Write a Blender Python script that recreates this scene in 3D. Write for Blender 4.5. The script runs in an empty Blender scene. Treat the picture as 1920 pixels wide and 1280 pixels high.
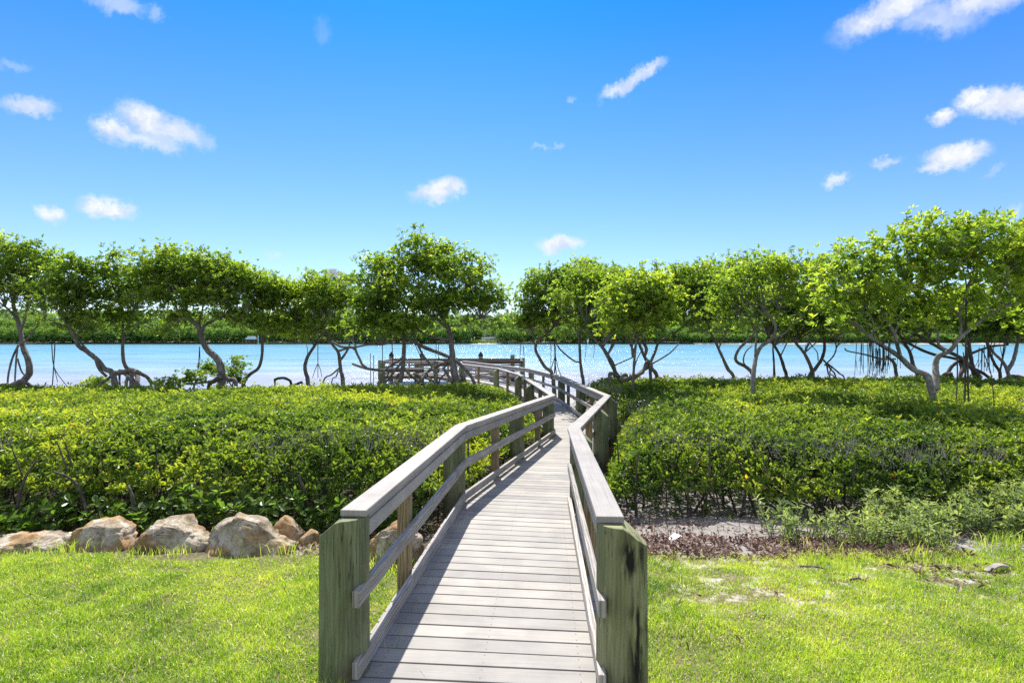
import bpy, bmesh, math, random
import numpy as np
from mathutils import Vector, noise as mnoise

random.seed(7)
rng = np.random.default_rng(11)
R = math.radians
scene = bpy.context.scene
COL = scene.collection

# ------------------------------------------------------------------ camera
CAM_H = 1.77
F = 1066.7            # focal length in photo pixels (20 mm on a 36 mm wide frame)
HZ = 637.0            # row of the horizon in the 1920x1280 photo
cam_d = bpy.data.cameras.new("camera")
cam_d.lens = 20.0
cam_d.sensor_width = 36.0
cam_d.shift_y = -3.0 / 1920.0
cam_d.clip_end = 9000.0
cam_d.clip_start = 0.05
cam = bpy.data.objects.new("camera", cam_d)
cam.location = (0, 0, CAM_H)
cam.rotation_euler = (R(90), 0, 0)
COL.objects.link(cam)
scene.camera = cam

# ------------------------------------------------------------------ light
SUN_AZ, SUN_EL = R(-8.0), R(52.0)      # azimuth from +Y towards +X
sun_d = bpy.data.lights.new("sun", 'SUN')
sun_d.energy = 5.0
sun_d.angle = R(0.53)
sun_d.color = (1.0, 0.955, 0.88)
sun = bpy.data.objects.new("sun", sun_d)
sdir = Vector((math.sin(SUN_AZ) * math.cos(SUN_EL), math.cos(SUN_AZ) * math.cos(SUN_EL), math.sin(SUN_EL)))
sun.rotation_euler = sdir.to_track_quat('Z', 'Y').to_euler()
sun.location = (0, 0, 30)
COL.objects.link(sun)

scene.view_settings.view_transform = 'Standard'
scene.view_settings.look = 'None'
scene.view_settings.gamma = 1.0
scene.view_settings.exposure = 0.75
scene.render.engine = 'CYCLES'
cy = scene.cycles
cy.max_bounces = 8
cy.diffuse_bounces = 3
cy.glossy_bounces = 3
cy.transmission_bounces = 5
cy.transparent_max_bounces = 6
cy.use_denoising = False
cy.sample_clamp_indirect = 6.0


class NT:
    """tiny node-tree helper"""
    def __init__(self, tree):
        self.t = tree
        self.n = tree.nodes
        self.l = tree.links
        self.n.clear()

    def new(self, kind, **kw):
        nd = self.n.new(kind)
        for k, v in kw.items():
            setattr(nd, k, v)
        return nd

    def put(self, sock, v):
        if v is None:
            return
        if isinstance(v, bpy.types.NodeSocket):
            self.l.new(v, sock)
        else:
            if sock.type == 'RGBA' and len(v) == 3:
                v = (*v, 1)
            sock.default_value = v

    def math(self, op, a, b=None, c=None, clamp=False):
        nd = self.new('ShaderNodeMath', operation=op, use_clamp=clamp)
        for i, v in enumerate((a, b, c)):
            self.put(nd.inputs[i], v)
        return nd.outputs[0]

    def vmath(self, op, a, b=None, s=None):
        nd = self.new('ShaderNodeVectorMath', operation=op)
        self.put(nd.inputs[0], a)
        self.put(nd.inputs[1], b)
        if s is not None:
            self.put(nd.inputs[3], s)
        return nd.outputs['Value'] if op in ('LENGTH', 'DOT_PRODUCT', 'DISTANCE') else nd.outputs[0]

    def noise(self, vec, scale, detail=4, rough=0.55, dist=0.0, out='Fac'):
        nd = self.new('ShaderNodeTexNoise')
        self.put(nd.inputs['Vector'], vec)
        nd.inputs['Scale'].default_value = scale
        nd.inputs['Detail'].default_value = detail
        nd.inputs['Roughness'].default_value = rough
        nd.inputs['Distortion'].default_value = dist
        return nd.outputs[out]

    def range(self, v, a, b, c=0.0, d=1.0, smooth=False):
        nd = self.new('ShaderNodeMapRange')
        if smooth:
            nd.interpolation_type = 'SMOOTHSTEP'
        self.put(nd.inputs[0], v)
        for i, x in enumerate((a, b, c, d)):
            self.put(nd.inputs[i + 1], x)
        return nd.outputs[0]

    def ramp(self, v, stops, interp='LINEAR'):
        nd = self.new('ShaderNodeValToRGB')
        cr = nd.color_ramp
        cr.interpolation = interp
        while len(cr.elements) > len(stops):
            cr.elements.remove(cr.elements[-1])
        while len(cr.elements) < len(stops):
            cr.elements.new(0.5)
        for e, (p, c) in zip(cr.elements, stops):
            e.position = p
            e.color = (*c, 1) if len(c) == 3 else c
        self.put(nd.inputs[0], v)
        return nd.outputs[0]

    def mix(self, fac, a, b, blend='MIX'):
        nd = self.new('ShaderNodeMix', data_type='RGBA', blend_type=blend)
        self.put(nd.inputs[0], fac)
        self.put(nd.inputs[6], a)
        self.put(nd.inputs[7], b)
        return nd.outputs[2]

    def mapping(self, vec, loc=(0, 0, 0), rot=(0, 0, 0), scale=(1, 1, 1), kind='POINT'):
        nd = self.new('ShaderNodeMapping', vector_type=kind)
        self.put(nd.inputs[0], vec)
        nd.inputs[1].default_value = loc
        nd.inputs[2].default_value = rot
        nd.inputs[3].default_value = scale
        return nd.outputs[0]

    def bump(self, h, strength=0.5, dist=0.02):
        nd = self.new('ShaderNodeBump')
        nd.inputs['Strength'].default_value = strength
        nd.inputs['Distance'].default_value = dist
        self.put(nd.inputs['Height'], h)
        return nd.outputs[0]


# ------------------------------------------------------------------ sky
world = bpy.data.worlds.new("World")
scene.world = world
world.use_nodes = True
W = NT(world.node_tree)
w_out = W.new('ShaderNodeOutputWorld')
w_bg = W.new('ShaderNodeBackground')
w_bg.inputs['Strength'].default_value = 0.10
W.l.new(w_bg.outputs[0], w_out.inputs[0])
sky = W.new('ShaderNodeTexSky', sky_type='NISHITA')
sky.sun_disc = False
sky.sun_elevation = SUN_EL
sky.sun_rotation = SUN_AZ
sky.air_density = 1.0
sky.dust_density = 0.3
sky.ozone_density = 2.2
tc = W.new('ShaderNodeTexCoord')
sep = W.new('ShaderNodeSeparateXYZ')
W.l.new(tc.outputs['Generated'], sep.inputs[0])
az = W.math('ARCTAN2', sep.outputs[0], sep.outputs[1])
el = W.math('ARCSINE', sep.outputs[2])
# deep polarised blue up high, paler towards the horizon; unseen zenith neutral, for whiter fill
tint = W.ramp(W.range(el, 0.0, 1.0), [(0.0, (0.82, 0.88, 1.07)), (0.16, (0.60, 0.77, 1.13)), (0.34, (0.34, 0.68, 1.26)), (0.50, (0.12, 0.59, 1.42)), (0.60, (0.03, 0.55, 1.48)), (0.78, (.7, .9, 1.05)), (1.0, (0.8, 0.92, 1.0))])
sky_c = W.mix(1.0, sky.outputs[0], tint, 'MULTIPLY')
comb = W.new('ShaderNodeCombineXYZ')
W.l.new(az, comb.inputs[0])
W.l.new(el, comb.inputs[1])
n1 = W.noise(comb.outputs[0], 20.0, 6, 0.62, 0.3, 'Color')
n2 = W.noise(comb.outputs[0], 75.0, 8, 0.68, 0.0, 'Color')
d1 = W.vmath('SCALE', W.vmath('SUBTRACT', n1, (0.5, 0.5, 0.5)), s=0.036)
d2 = W.vmath('SCALE', W.vmath('SUBTRACT', n2, (0.5, 0.5, 0.5)), s=0.026)
pw = W.vmath('ADD', W.vmath('ADD', comb.outputs[0], d1), d2)
CLOUDS = [  # photo px: x, y, half width, half height, tilt (deg, up to the right), density
    (55, 203, 60, 22, 6, .80), (212, 245, 50, 28, -8, .95), (275, 228, 68, 34, -12, .95), (318, 248, 84, 30, -6, .85),
    (285, 262, 80, 22, 0, .7), (382, 262, 26, 14, -10, .35), (200, 390, 58, 23, -3, .95), (95, 400, 34, 19, -8, .85),
    (820, 360, 56, 22, 16, .95), (843, 350, 34, 19, 0, .95), (1168, 157, 52, 16, 30, .75), (1210, 133, 46, 13, 8, .75),
    (1050, 456, 46, 19, 6, .95), (1668, 18, 118, 34, 10, .95), (1760, 30, 100, 34, -14, .55), (1850, -5, 130, 34, 4, .8),
    (1610, 50, 44, 20, 40, .3), (1880, 195, 100, 33, -10, 1.0), (1825, 190, 44, 22, 0, 1.0), (1766, 221, 33, 18, -5, .95),
    (1790, 290, 66, 26, -4, 1.0), (1758, 308, 46, 15, 0, .95), (1660, 307, 34, 11, 12, .55), (1568, 340, 31, 15, 6, .7),
    (1010, 277, 18, 6, 8, .25), (1042, 274, 18, 6, 16, .25), (218, 6, 70, 22, 0, .42), (295, 26, 18, 16, 40, .28),
    (1071, 187, 12, 8, 0, .3), (1870, 318, 34, 8, 26, .25), (30, 124, 40, 10, 8, .2), (606, 60, 22, 30, 0, .12),
    (852, 470, 18, 10, 0, .3), (512, 475, 22, 10, 0, .25), (1906, 396, 18, 12, 0, .3)]
dens = None
shade = None
for (cx, cyy, rx, ry, tilt, k) in CLOUDS:
    u, v = (cx - 960) / F, (HZ - cyy) / F
    a0, e0 = math.atan2(u, 1), math.atan2(v, math.sqrt(1 + u * u))
    ca = 1.0 / math.sqrt(1 + u * u)
    m = W.mapping(pw, (a0, e0, 0), (0, 0, R(tilt)), (rx / F * ca * ca * 1.04, ry / F * ca * .92, 1.0), 'TEXTURE')
    ln = W.vmath('LENGTH', W.vmath('MULTIPLY', m, (1, 1, 0)))
    a = W.range(ln, 1.15, 0.25, 0.0, k * .97, True)
    dens = a if dens is None else W.math('MAXIMUM', dens, a)
    if k > .6:      # shaded grey-blue undersides painted into the thicker puffs
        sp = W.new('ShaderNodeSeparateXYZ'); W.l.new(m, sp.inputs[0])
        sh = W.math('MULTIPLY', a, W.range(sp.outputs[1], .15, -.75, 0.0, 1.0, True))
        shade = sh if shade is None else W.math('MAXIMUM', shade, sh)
# unseen broken white cloud, added overhead and behind as fill for shaded fronts
over = W.math('MAXIMUM', W.range(el, .72, .95), W.range(sep.outputs[1], .05, -.25))
over = W.math('MULTIPLY', over, W.range(W.noise(tc.outputs['Generated'], 2.6, 5, .6), .36, .60, .25, 1.0))
dens = W.math('MAXIMUM', dens, W.math('MULTIPLY', over, .8))
cl_col = W.mix(W.range(W.noise(pw, 34.0, 4), 0.38, 0.58), (4.5, 4.9, 5.7), (6.2, 6.25, 6.35))
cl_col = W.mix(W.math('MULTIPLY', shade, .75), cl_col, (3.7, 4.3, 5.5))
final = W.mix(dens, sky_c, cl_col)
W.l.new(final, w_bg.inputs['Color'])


# ------------------------------------------------------------------ basic helpers
def at(px, py, Y):
    """a point of the place: seen along photo pixel (px, py), Y metres ahead"""
    return ((px - 960.0) * Y / F, Y, CAM_H - (py - HZ) * Y / F)


def tag(o, label=None, cat=None, group=None, kind=None):
    if label: o['label'] = label
    if cat: o['category'] = cat
    if group: o['group'] = group
    if kind: o['kind'] = kind
    return o


def empty(name, loc=(0, 0, 0)):
    o = bpy.data.objects.new(name, None)
    o.empty_display_size = 0.2
    o.location = loc
    COL.objects.link(o)
    return o


class MB:
    """collects verts/faces (numpy) and builds one mesh object"""
    def __init__(self):
        self.v, self.q, self.t, self.n = [], [], [], 0
        self.quv, self.tuv, self.qa, self.ta = [], [], [], []
        self.poly = []

    def add(self, V, quads=None, tris=None, quv=None, tuv=None, qa=None, ta=None):
        V = np.asarray(V, dtype=np.float32).reshape(-1, 3)
        if quads is not None and len(quads):
            Q = np.asarray(quads, dtype=np.int32).reshape(-1, 4)
            self.q.append(Q + self.n)
            self.quv.append(np.zeros((len(Q), 4, 2), np.float32) if quv is None else np.asarray(quv, np.float32).reshape(-1, 4, 2))
            self.qa.append(np.zeros(len(Q), np.float32) if qa is None else np.broadcast_to(np.asarray(qa, np.float32), (len(Q),)))
        if tris is not None and len(tris):
            T = np.asarray(tris, dtype=np.int32).reshape(-1, 3)
            self.t.append(T + self.n)
            self.tuv.append(np.zeros((len(T), 3, 2), np.float32) if tuv is None else np.asarray(tuv, np.float32).reshape(-1, 3, 2))
            self.ta.append(np.zeros(len(T), np.float32) if ta is None else np.broadcast_to(np.asarray(ta, np.float32), (len(T),)))
        self.v.append(V)
        self.n += len(V)

    def build(self, name, mat, parent=None, smooth=False, loc=None, bevel=0.0):
        V = np.concatenate(self.v) if self.v else np.zeros((0, 3), np.float32)
        if loc is not None:
            V = V - np.asarray(loc, np.float32)
        Q = np.concatenate(self.q) if self.q else np.zeros((0, 4), np.int32)
        T = np.concatenate(self.t) if self.t else np.zeros((0, 3), np.int32)
        me = bpy.data.meshes.new(name)
        me.vertices.add(len(V))
        me.vertices.foreach_set('co', V.ravel())
        nl = Q.size + T.size
        me.loops.add(nl)
        me.loops.foreach_set('vertex_index', np.concatenate([Q.ravel(), T.ravel()]).astype(np.int32))
        me.polygons.add(len(Q) + len(T))
        tot = np.concatenate([np.full(len(Q), 4), np.full(len(T), 3)]).astype(np.int32)
        st = np.concatenate([[0], np.cumsum(tot)[:-1]]).astype(np.int32) if len(tot) else tot
        me.polygons.foreach_set('loop_start', st)
        me.polygons.foreach_set('loop_total', tot)
        me.polygons.foreach_set('use_smooth', np.full(len(tot), smooth, dtype=bool))
        me.update(calc_edges=True)
        uv = me.uv_layers.new(name='grain')
        UV = np.concatenate([a.ravel() for a in (self.quv + self.tuv)]) if (self.quv or self.tuv) else np.zeros(0, np.float32)
        uv.data.foreach_set('uv', UV.astype(np.float32))
        at_ = me.attributes.new('tint', 'FLOAT', 'FACE')
        A = np.concatenate(self.qa + self.ta) if (self.qa or self.ta) else np.zeros(0, np.float32)
        at_.data.foreach_set('value', A.astype(np.float32))
        me.validate()
        if mat is not None:
            me.materials.append(mat)
        o = bpy.data.objects.new(name, me)
        if loc is not None:
            o.location = loc
        COL.objects.link(o)
        if parent is not None:
            o.parent = parent
            if loc is None:
                o.location = -parent.location
        if bevel > 0:
            b = o.modifiers.new('bevel', 'BEVEL')
            b.width = bevel
            b.segments = 2
            b.limit_method = 'ANGLE'
        return o

    # -- shapes
    def hexa(self, P, u0=None, a=None):
        """8 corners: bottom loop 0-3, top loop 4-7; UV.x runs along 0->1 (the grain)"""
        P = np.asarray(P, np.float32)
        u0 = random.uniform(0, 50) if u0 is None else u0
        a = random.random() if a is None else a
        L = float(np.linalg.norm(P[1] - P[0])); Wd = float(np.linalg.norm(P[3] - P[0])); H = float(np.linalg.norm(P[4] - P[0]))
        quads = [(0, 3, 2, 1), (4, 5, 6, 7), (0, 1, 5, 4), (2, 3, 7, 6), (1, 2, 6, 5), (3, 0, 4, 7)]
        def r(pts): return [(u0 + x, u0 * 3.1 + y) for x, y in pts]
        uvs = [r([(0, 0), (0, Wd), (L, Wd), (L, 0)]), r([(0, 0), (L, 0), (L, Wd), (0, Wd)]),
               r([(0, 0), (L, 0), (L, H), (0, H)]), r([(L, 0), (0, 0), (0, H), (L, H)]),
               r([(0, 0), (.02, Wd), (.02, Wd), (0, 0)]), r([(0, Wd), (0, 0), (.02, 0), (.02, Wd)])]
        self.add(P, quads, quv=uvs, qa=a)

    def box(self, c, s, rz=0.0, a=None):
        x, y, z = c
        hx, hy, hz = s[0] / 2, s[1] / 2, s[2] / 2
        cr, sr = math.cos(rz), math.sin(rz)
        P = []
        for dz in (-hz, hz):
            for dx, dy in ((-hx, -hy), (hx, -hy), (hx, hy), (-hx, hy)):
                P.append((x + dx * cr - dy * sr, y + dx * sr + dy * cr, z + dz))
        self.hexa(P, a=a)

    def tube(self, pts, rad, sides=7, gnarl=0.0, cap=True, a=0.0, smooth_n=4):
        pts = np.asarray(pts, float)
        rad = np.asarray(rad, float)
        if smooth_n > 1 and len(pts) > 2:
            pts, rad = catmull(pts, rad, smooth_n)
        n = len(pts)
        T = np.gradient(pts, axis=0)
        T /= np.maximum(np.linalg.norm(T, axis=1, keepdims=True), 1e-9)
        ref = np.array([0.0, 1.0, 0.0]) if abs(T[0][1]) < 0.9 else np.array([1.0, 0, 0])
        U = np.zeros_like(pts)
        u = ref - T[0] * (ref @ T[0]); u /= np.linalg.norm(u)
        for i in range(n):
            u = u - T[i] * (u @ T[i])
            ll = np.linalg.norm(u)
            u = u / ll if ll > 1e-6 else ref
            U[i] = u
        Vv = np.cross(T, U)
        ang = np.linspace(0, 2 * np.pi, sides, endpoint=False)
        rr = rad[:, None] * np.ones((1, sides))
        if gnarl > 0:
            rr = rr * (1 + gnarl * (rng.random((n, sides)) - 0.5) * 2)
        ring = pts[:, None, :] + rr[..., None] * (np.cos(ang)[None, :, None] * U[:, None, :] + np.sin(ang)[None, :, None] * Vv[:, None, :])
        i = np.arange(n - 1)[:, None]; j = np.arange(sides)[None, :]; j2 = (j + 1) % sides
        quads = np.stack([i * sides + j, i * sides + j2, (i + 1) * sides + j2, (i + 1) * sides + j], -1).reshape(-1, 4)
        V = ring.reshape(-1, 3)
        tris = None
        if cap:
            V = np.vstack([V, pts[0], pts[-1]])
            k = n * sides
            tris = [(k, (q + 1) % sides, q) for q in range(sides)] + [(k + 1, (n - 1) * sides + q, (n - 1) * sides + (q + 1) % sides) for q in range(sides)]
        s = np.concatenate([[0], np.cumsum(np.linalg.norm(np.diff(pts, axis=0), axis=1))])
        uu = (s[:, None] + random.uniform(0, 20)) * np.ones((1, sides)); vv = (ang / 6.283 * rad.mean() * 6)[None, :] * np.ones((n, 1))
        uvp = np.stack([uu, vv], -1).reshape(-1, 2)
        self.add(V, quads, tris, quv=uvp[quads], qa=a, ta=a)


def catmull(pts, rad, k):
    P = np.vstack([2 * pts[0] - pts[1], pts, 2 * pts[-1] - pts[-2]])
    out, ro = [], []
    for i in range(len(pts) - 1):
        p0, p1, p2, p3 = P[i], P[i + 1], P[i + 2], P[i + 3]
        for t in np.linspace(0, 1, k, endpoint=False):
            out.append(0.5 * ((2 * p1) + (-p0 + p2) * t + (2 * p0 - 5 * p1 + 4 * p2 - p3) * t * t + (-p0 + 3 * p1 - 3 * p2 + p3) * t ** 3))
            ro.append(rad[i] * (1 - t) + rad[i + 1] * t)
    out.append(pts[-1]); ro.append(rad[-1])
    return np.array(out), np.array(ro)


_tab = rng.random((256, 256))
def vnoise(x, y, s=1.0, seed=0):
    x = np.asarray(x, float) * s + seed * 17.3 + 500; y = np.asarray(y, float) * s + seed * 7.7 + 500
    xi = np.floor(x).astype(int); yi = np.floor(y).astype(int)
    fx = x - xi; fy = y - yi
    fx = fx * fx * (3 - 2 * fx); fy = fy * fy * (3 - 2 * fy)
    g = lambda a, b: _tab[a % 256, b % 256]
    return (g(xi, yi) * (1 - fx) + g(xi + 1, yi) * fx) * (1 - fy) + (g(xi, yi + 1) * (1 - fx) + g(xi + 1, yi + 1) * fx) * fy
def fnoise(x, y, s=1.0, seed=0):
    return (vnoise(x, y, s, seed) * 0.55 + vnoise(x, y, s * 2.1, seed + 3) * 0.3 + vnoise(x, y, s * 4.3, seed + 5) * 0.15)


def unit(v):
    return v / np.maximum(np.linalg.norm(v, axis=-1, keepdims=True), 1e-9)


def leaves(mb, C, AX, nleaf=6, length=0.085, width=0.42, spread=(35, 80), tint=None, fine=True, droop=0.0):
    """rosettes of leaves: C (N,3) centres, AX (N,3) twig axes"""
    N = len(C)
    if N == 0: return
    AX = unit(AX)
    ref = np.where(np.abs(AX[:, 2:3]) < 0.9, np.array([[0, 0, 1.0]]), np.array([[1.0, 0, 0]]))
    U = unit(np.cross(AX, ref)); Vv = np.cross(AX, U)
    M = N * nleaf
    ph = (np.arange(nleaf)[None, :] * 2.4 + rng.random((N, 1)) * 6.28 + rng.normal(0, .25, (N, nleaf))).ravel()
    th = np.radians(rng.uniform(spread[0], spread[1], M))
    Ar, Ur, Vr = (np.repeat(a, nleaf, 0) for a in (AX, U, Vv))
    side = np.cos(ph)[:, None] * Ur + np.sin(ph)[:, None] * Vr
    D = np.cos(th)[:, None] * Ar + np.sin(th)[:, None] * side
    D[:, 2] -= droop
    D = unit(D)
    Wd = unit(np.cross(D, Ar) + rng.normal(0, .18, (M, 3)))
    Nn = unit(np.cross(Wd, D))
    L = (length * rng.uniform(.65, 1.2, M))[:, None]
    w = L * width * rng.uniform(.85, 1.15, (M, 1)) * 0.5
    B = np.repeat(C, nleaf, 0) + D * L * .08 + Ar * L * rng.uniform(-.35, .2, (M, 1))
    tip = B + D * L - Nn * L * .10
    cup = Nn * w * .45
    if fine:
        l1 = B + D * L * .34 + Wd * w * .86 + cup * .8; r1 = B + D * L * .34 - Wd * w * .86 + cup * .8
        l2 = B + D * L * .76 + Wd * w * 1.0 + cup * .8 - Nn * L * .05; r2 = B + D * L * .76 - Wd * w * 1.0 + cup * .8 - Nn * L * .05
        V = np.stack([B, l1, l2, tip, r2, r1], 1).reshape(-1, 3)
        i0 = np.arange(M) * 6
        Q = np.stack([np.stack([i0, i0 + 3, i0 + 2, i0 + 1], 1), np.stack([i0, i0 + 5, i0 + 4, i0 + 3], 1)], 1).reshape(-1, 4)
        uv1 = np.array([(0.5, 0), (0.5, 1), (0, .8), (0, .4)]); uv2 = np.array([(0.5, 0), (1, .4), (1, .8), (0.5, 1)])
        quv = np.broadcast_to(np.stack([uv1, uv2])[None], (M, 2, 4, 2)).reshape(-1, 4, 2)
    else:
        l1 = B + D * L * .58 + Wd * w * 1.05 + cup; r1 = B + D * L * .58 - Wd * w * 1.05 + cup
        V = np.stack([B, l1, tip, r1], 1).reshape(-1, 3)
        i0 = np.arange(M) * 4
        Q = np.stack([i0, i0 + 3, i0 + 2, i0 + 1], 1)
        quv = np.broadcast_to(np.array([(0.5, 0), (1, .5), (0.5, 1), (0, .5)])[None], (M, 4, 2))
    t = rng.random(M) * .5 + .2 if tint is None else np.repeat(tint, nleaf) + rng.normal(0, .07, M)
    odd = rng.random(M)
    t = np.where(odd > .9965, 1.0, np.clip(t, 0.0, .88))
    mb.add(V, Q, quv=quv, qa=np.repeat(t, len(Q) // M))


# ------------------------------------------------------------------ materials
def material(name):
    m = bpy.data.materials.new(name)
    m.use_nodes = True
    T = NT(m.node_tree)
    out = T.new('ShaderNodeOutputMaterial')
    return m, T, out


def principled(T, out, color, rough=0.7, spec=0.3, normal=None, link=True):
    p = T.new('ShaderNodeBsdfPrincipled')
    T.put(p.inputs['Base Color'], color)
    T.put(p.inputs['Roughness'], rough)
    T.put(p.inputs['Specular IOR Level'], spec)
    if normal is not None:
        T.put(p.inputs['Normal'], normal)
    if link:
        T.l.new(p.outputs[0], out.inputs[0])
    return p


def attr(T, name):
    nd = T.new('ShaderNodeAttribute', attribute_name=name)
    return nd.outputs['Fac']


def leaf_mat(name, stops, trans=0.45, tcol=(0.55, 0.62, 0.03), rough=0.4, spec=0.35, var=0.0):
    m, T, out = material(name)
    t = attr(T, 'tint')
    if var:
        g = T.new('ShaderNodeNewGeometry')
        t0 = t
        t = T.math('ADD', t, T.range(T.noise(g.outputs['Position'], 0.55, 3), .3, .7, -var, var))
        t = T.math('MAXIMUM', T.math('MINIMUM', t, .87), T.range(t0, .93, .97))
    c = T.ramp(t, stops)
    p = principled(T, out, c, rough, spec, link=False)
    tr = T.new('ShaderNodeBsdfTranslucent')
    T.put(tr.inputs[0], T.mix(1.0, c, tcol, 'MULTIPLY'))
    mx = T.new('ShaderNodeMixShader')
    mx.inputs[0].default_value = trans
    T.l.new(p.outputs[0], mx.inputs[1]); T.l.new(tr.outputs[0], mx.inputs[2])
    T.l.new(mx.outputs[0], out.inputs[0])
    return m


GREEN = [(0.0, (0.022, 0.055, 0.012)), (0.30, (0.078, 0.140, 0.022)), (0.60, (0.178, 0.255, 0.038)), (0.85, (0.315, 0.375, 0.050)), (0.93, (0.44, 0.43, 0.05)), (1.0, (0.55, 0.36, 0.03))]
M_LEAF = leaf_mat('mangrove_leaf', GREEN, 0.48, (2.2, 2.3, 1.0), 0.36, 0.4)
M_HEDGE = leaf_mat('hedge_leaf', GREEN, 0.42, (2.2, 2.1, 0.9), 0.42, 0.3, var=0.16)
M_WEED = leaf_mat('weed_leaf', [(0.0, (0.06, 0.095, 0.045)), (0.5, (0.18, 0.25, 0.11)), (0.88, (0.32, 0.38, 0.14)), (1.0, (0.45, 0.30, 0.05))], 0.4, (2.0, 2.0, 1.0), 0.55, 0.25)
M_GRASS = leaf_mat('grass_blade', [(0.0, (0.08, 0.18, 0.02)), (0.45, (0.31, 0.43, 0.05)), (0.85, (0.53, 0.58, 0.10)), (1.0, (0.62, 0.55, 0.32))], 0.40, (2.0, 2.0, 0.9), 0.42, 0.5, var=0.18)
M_FAR = leaf_mat('far_foliage', [(0.0, (0.022, 0.048, 0.018)), (0.4, (0.085, 0.17, 0.040)), (0.88, (0.23, 0.35, 0.075)), (1.0, (0.24, 0.32, 0.07))], 0.3, (2.0, 2.0, 1.0), 0.6, 0.2)


def wood_mat(name, stops, streak=(1.2, 55.0), contrast=(.3, .7), rough=0.75, bump=0.35, extra=None, spec=0.25, rings=0.0):
    m, T, out = material(name)
    uvn = T.new('ShaderNodeUVMap', uv_map='grain')
    v = T.mapping(uvn.outputs[0], scale=(streak[0], streak[1], 1))
    n = T.noise(v, 1.0, 6, 0.6, 0.6)
    if rings:
        vr = T.mapping(uvn.outputs[0], scale=(1.6, 9.0, 1))
        w = T.new('ShaderNodeTexWave', wave_type='BANDS', bands_direction='Y')
        T.l.new(vr, w.inputs[0])
        w.inputs['Scale'].default_value = 1.6; w.inputs['Distortion'].default_value = 9.0
        w.inputs['Detail'].default_value = 3.0; w.inputs['Detail Scale'].default_value = .9
        n = T.math('ADD', T.math('MULTIPLY', n, 1 - rings), T.math('MULTIPLY', w.outputs['Fac'], rings))
    g = T.new('ShaderNodeNewGeometry')
    fac = T.range(n, contrast[0], contrast[1])
    c = T.ramp(fac, stops)
    # board to board differences and broad weathering
    c = T.mix(1.0, c, T.ramp(attr(T, 'tint'), [(0, (.80, .80, .81)), (1, (1.1, 1.08, 1.05))]), 'MULTIPLY')
    blot = T.range(T.noise(g.outputs['Position'], 1.1, 6, .65, .5), .52, .68)
    c = T.mix(T.math('MULTIPLY', blot, .30), c, T.mix(1.0, c, (.55, .52, .47), 'MULTIPLY'))
    c = T.mix(1.0, c, T.ramp(T.noise(g.outputs['Position'], 3.5, 4), [(.3, (.82, .82, .84)), (.7, (1.1, 1.1, 1.08))]), 'MULTIPLY')
    if extra:
        c = extra(T, c, uvn.outputs[0], g.outputs['Position'])
    principled(T, out, c, rough, spec, T.bump(n, bump, 0.004))
    return m


def black_stain(T, c, uv, pos):
    """tar-black weather stains running down the pile"""
    v = T.mapping(uv, scale=(1.8, 9.0, 1))
    n = T.noise(v, 1.5, 5, .65, .4)
    obj = T.new('ShaderNodeTexCoord').outputs['Object']
    z = T.new('ShaderNodeSeparateXYZ'); T.l.new(obj, z.inputs[0])
    k = T.range(n, .60, .66)
    near = T.range(T.vmath('LENGTH', T.vmath('MULTIPLY', T.vmath('SUBTRACT', obj, (0.035, -.12, .70)), (1, .5, .55))), .10, .04)
    streak = T.range(T.vmath('LENGTH', T.vmath('MULTIPLY', T.vmath('SUBTRACT', obj, (0.055, -.12, .25)), (1, .5, .13))), .07, .02)
    n2 = T.range(T.noise(T.mapping(obj, scale=(30, 8, 5)), 1.0, 4), .42, .56)
    k = T.math('MAXIMUM', T.math('MULTIPLY', k, .6), T.math('MULTIPLY', T.math('MAXIMUM', near, streak), n2))
    return T.mix(k, c, (0.012, 0.012, 0.010))


def checks(T, c, uv, pos):
    """drying cracks and ground dirt on the piles"""
    n = T.noise(T.mapping(uv, scale=(.9, 26.0, 1)), 1.0, 3, .5, .15)
    k = T.range(T.math('ABSOLUTE', T.math('SUBTRACT', n, .5)), .012, .004)
    k = T.math('MULTIPLY', k, T.range(T.noise(pos, 4.0, 3), .45, .55))
    obj = T.new('ShaderNodeTexCoord').outputs['Object']
    z = T.new('ShaderNodeSeparateXYZ'); T.l.new(obj, z.inputs[0])
    dirt = T.math('MULTIPLY', T.range(T.math('ADD', z.outputs[2], T.math('MULTIPLY', T.noise(obj, 14.0, 4), .22)), .26, .08), .55)
    tan = T.math('MULTIPLY', T.range(T.noise(obj, 5.0, 5, .65), .54, .66), .55)
    c = T.mix(tan, c, (.26, .20, .11))
    c = T.mix(dirt, c, (.07, .06, .04))
    return T.mix(T.math('MULTIPLY', k, .85), c, (.025, .022, .016))


M_DECK = wood_mat('composite_deck', [(0, (.29, .272, .246)), (1, (.375, .355, .325))], (2.0, 90.0), rough=.6, bump=.1)
M_CAP = wood_mat('grey_handrail', [(0, (.32, .295, .262)), (1, (.46, .43, .385))], (1.6, 110.0), rough=.65, bump=.2)
M_RAIL = wood_mat('weathered_rail', [(0, (.16, .135, .115)), (.4, (.35, .32, .285)), (1, (.53, .50, .455))], (1.8, 60.0), (.28, .66), rough=.8, bump=.5, rings=.22)
M_POST = wood_mat('brown_post', [(0, (.16, .11, .06)), (1, (.36, .28, .17))], (2.0, 40.0), bump=.3, rings=.3)
M_PILE = wood_mat('green_treated_pile', [(0, (.085, .083, .042)), (.5, (.17, .195, .10)), (1, (.29, .33, .19))], (2.2, 16.0), (.22, .78), bump=.3, rings=.12, extra=checks)
M_PILE_S = wood_mat('stained_treated_pile', [(0, (.13, .13, .06)), (.5, (.26, .27, .13)), (1, (.42, .43, .25))], (2.2, 16.0), (.22, .78), bump=.3, rings=.1, extra=lambda T, c, uv, pos: black_stain(T, checks(T, c, uv, pos), uv, pos))
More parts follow.
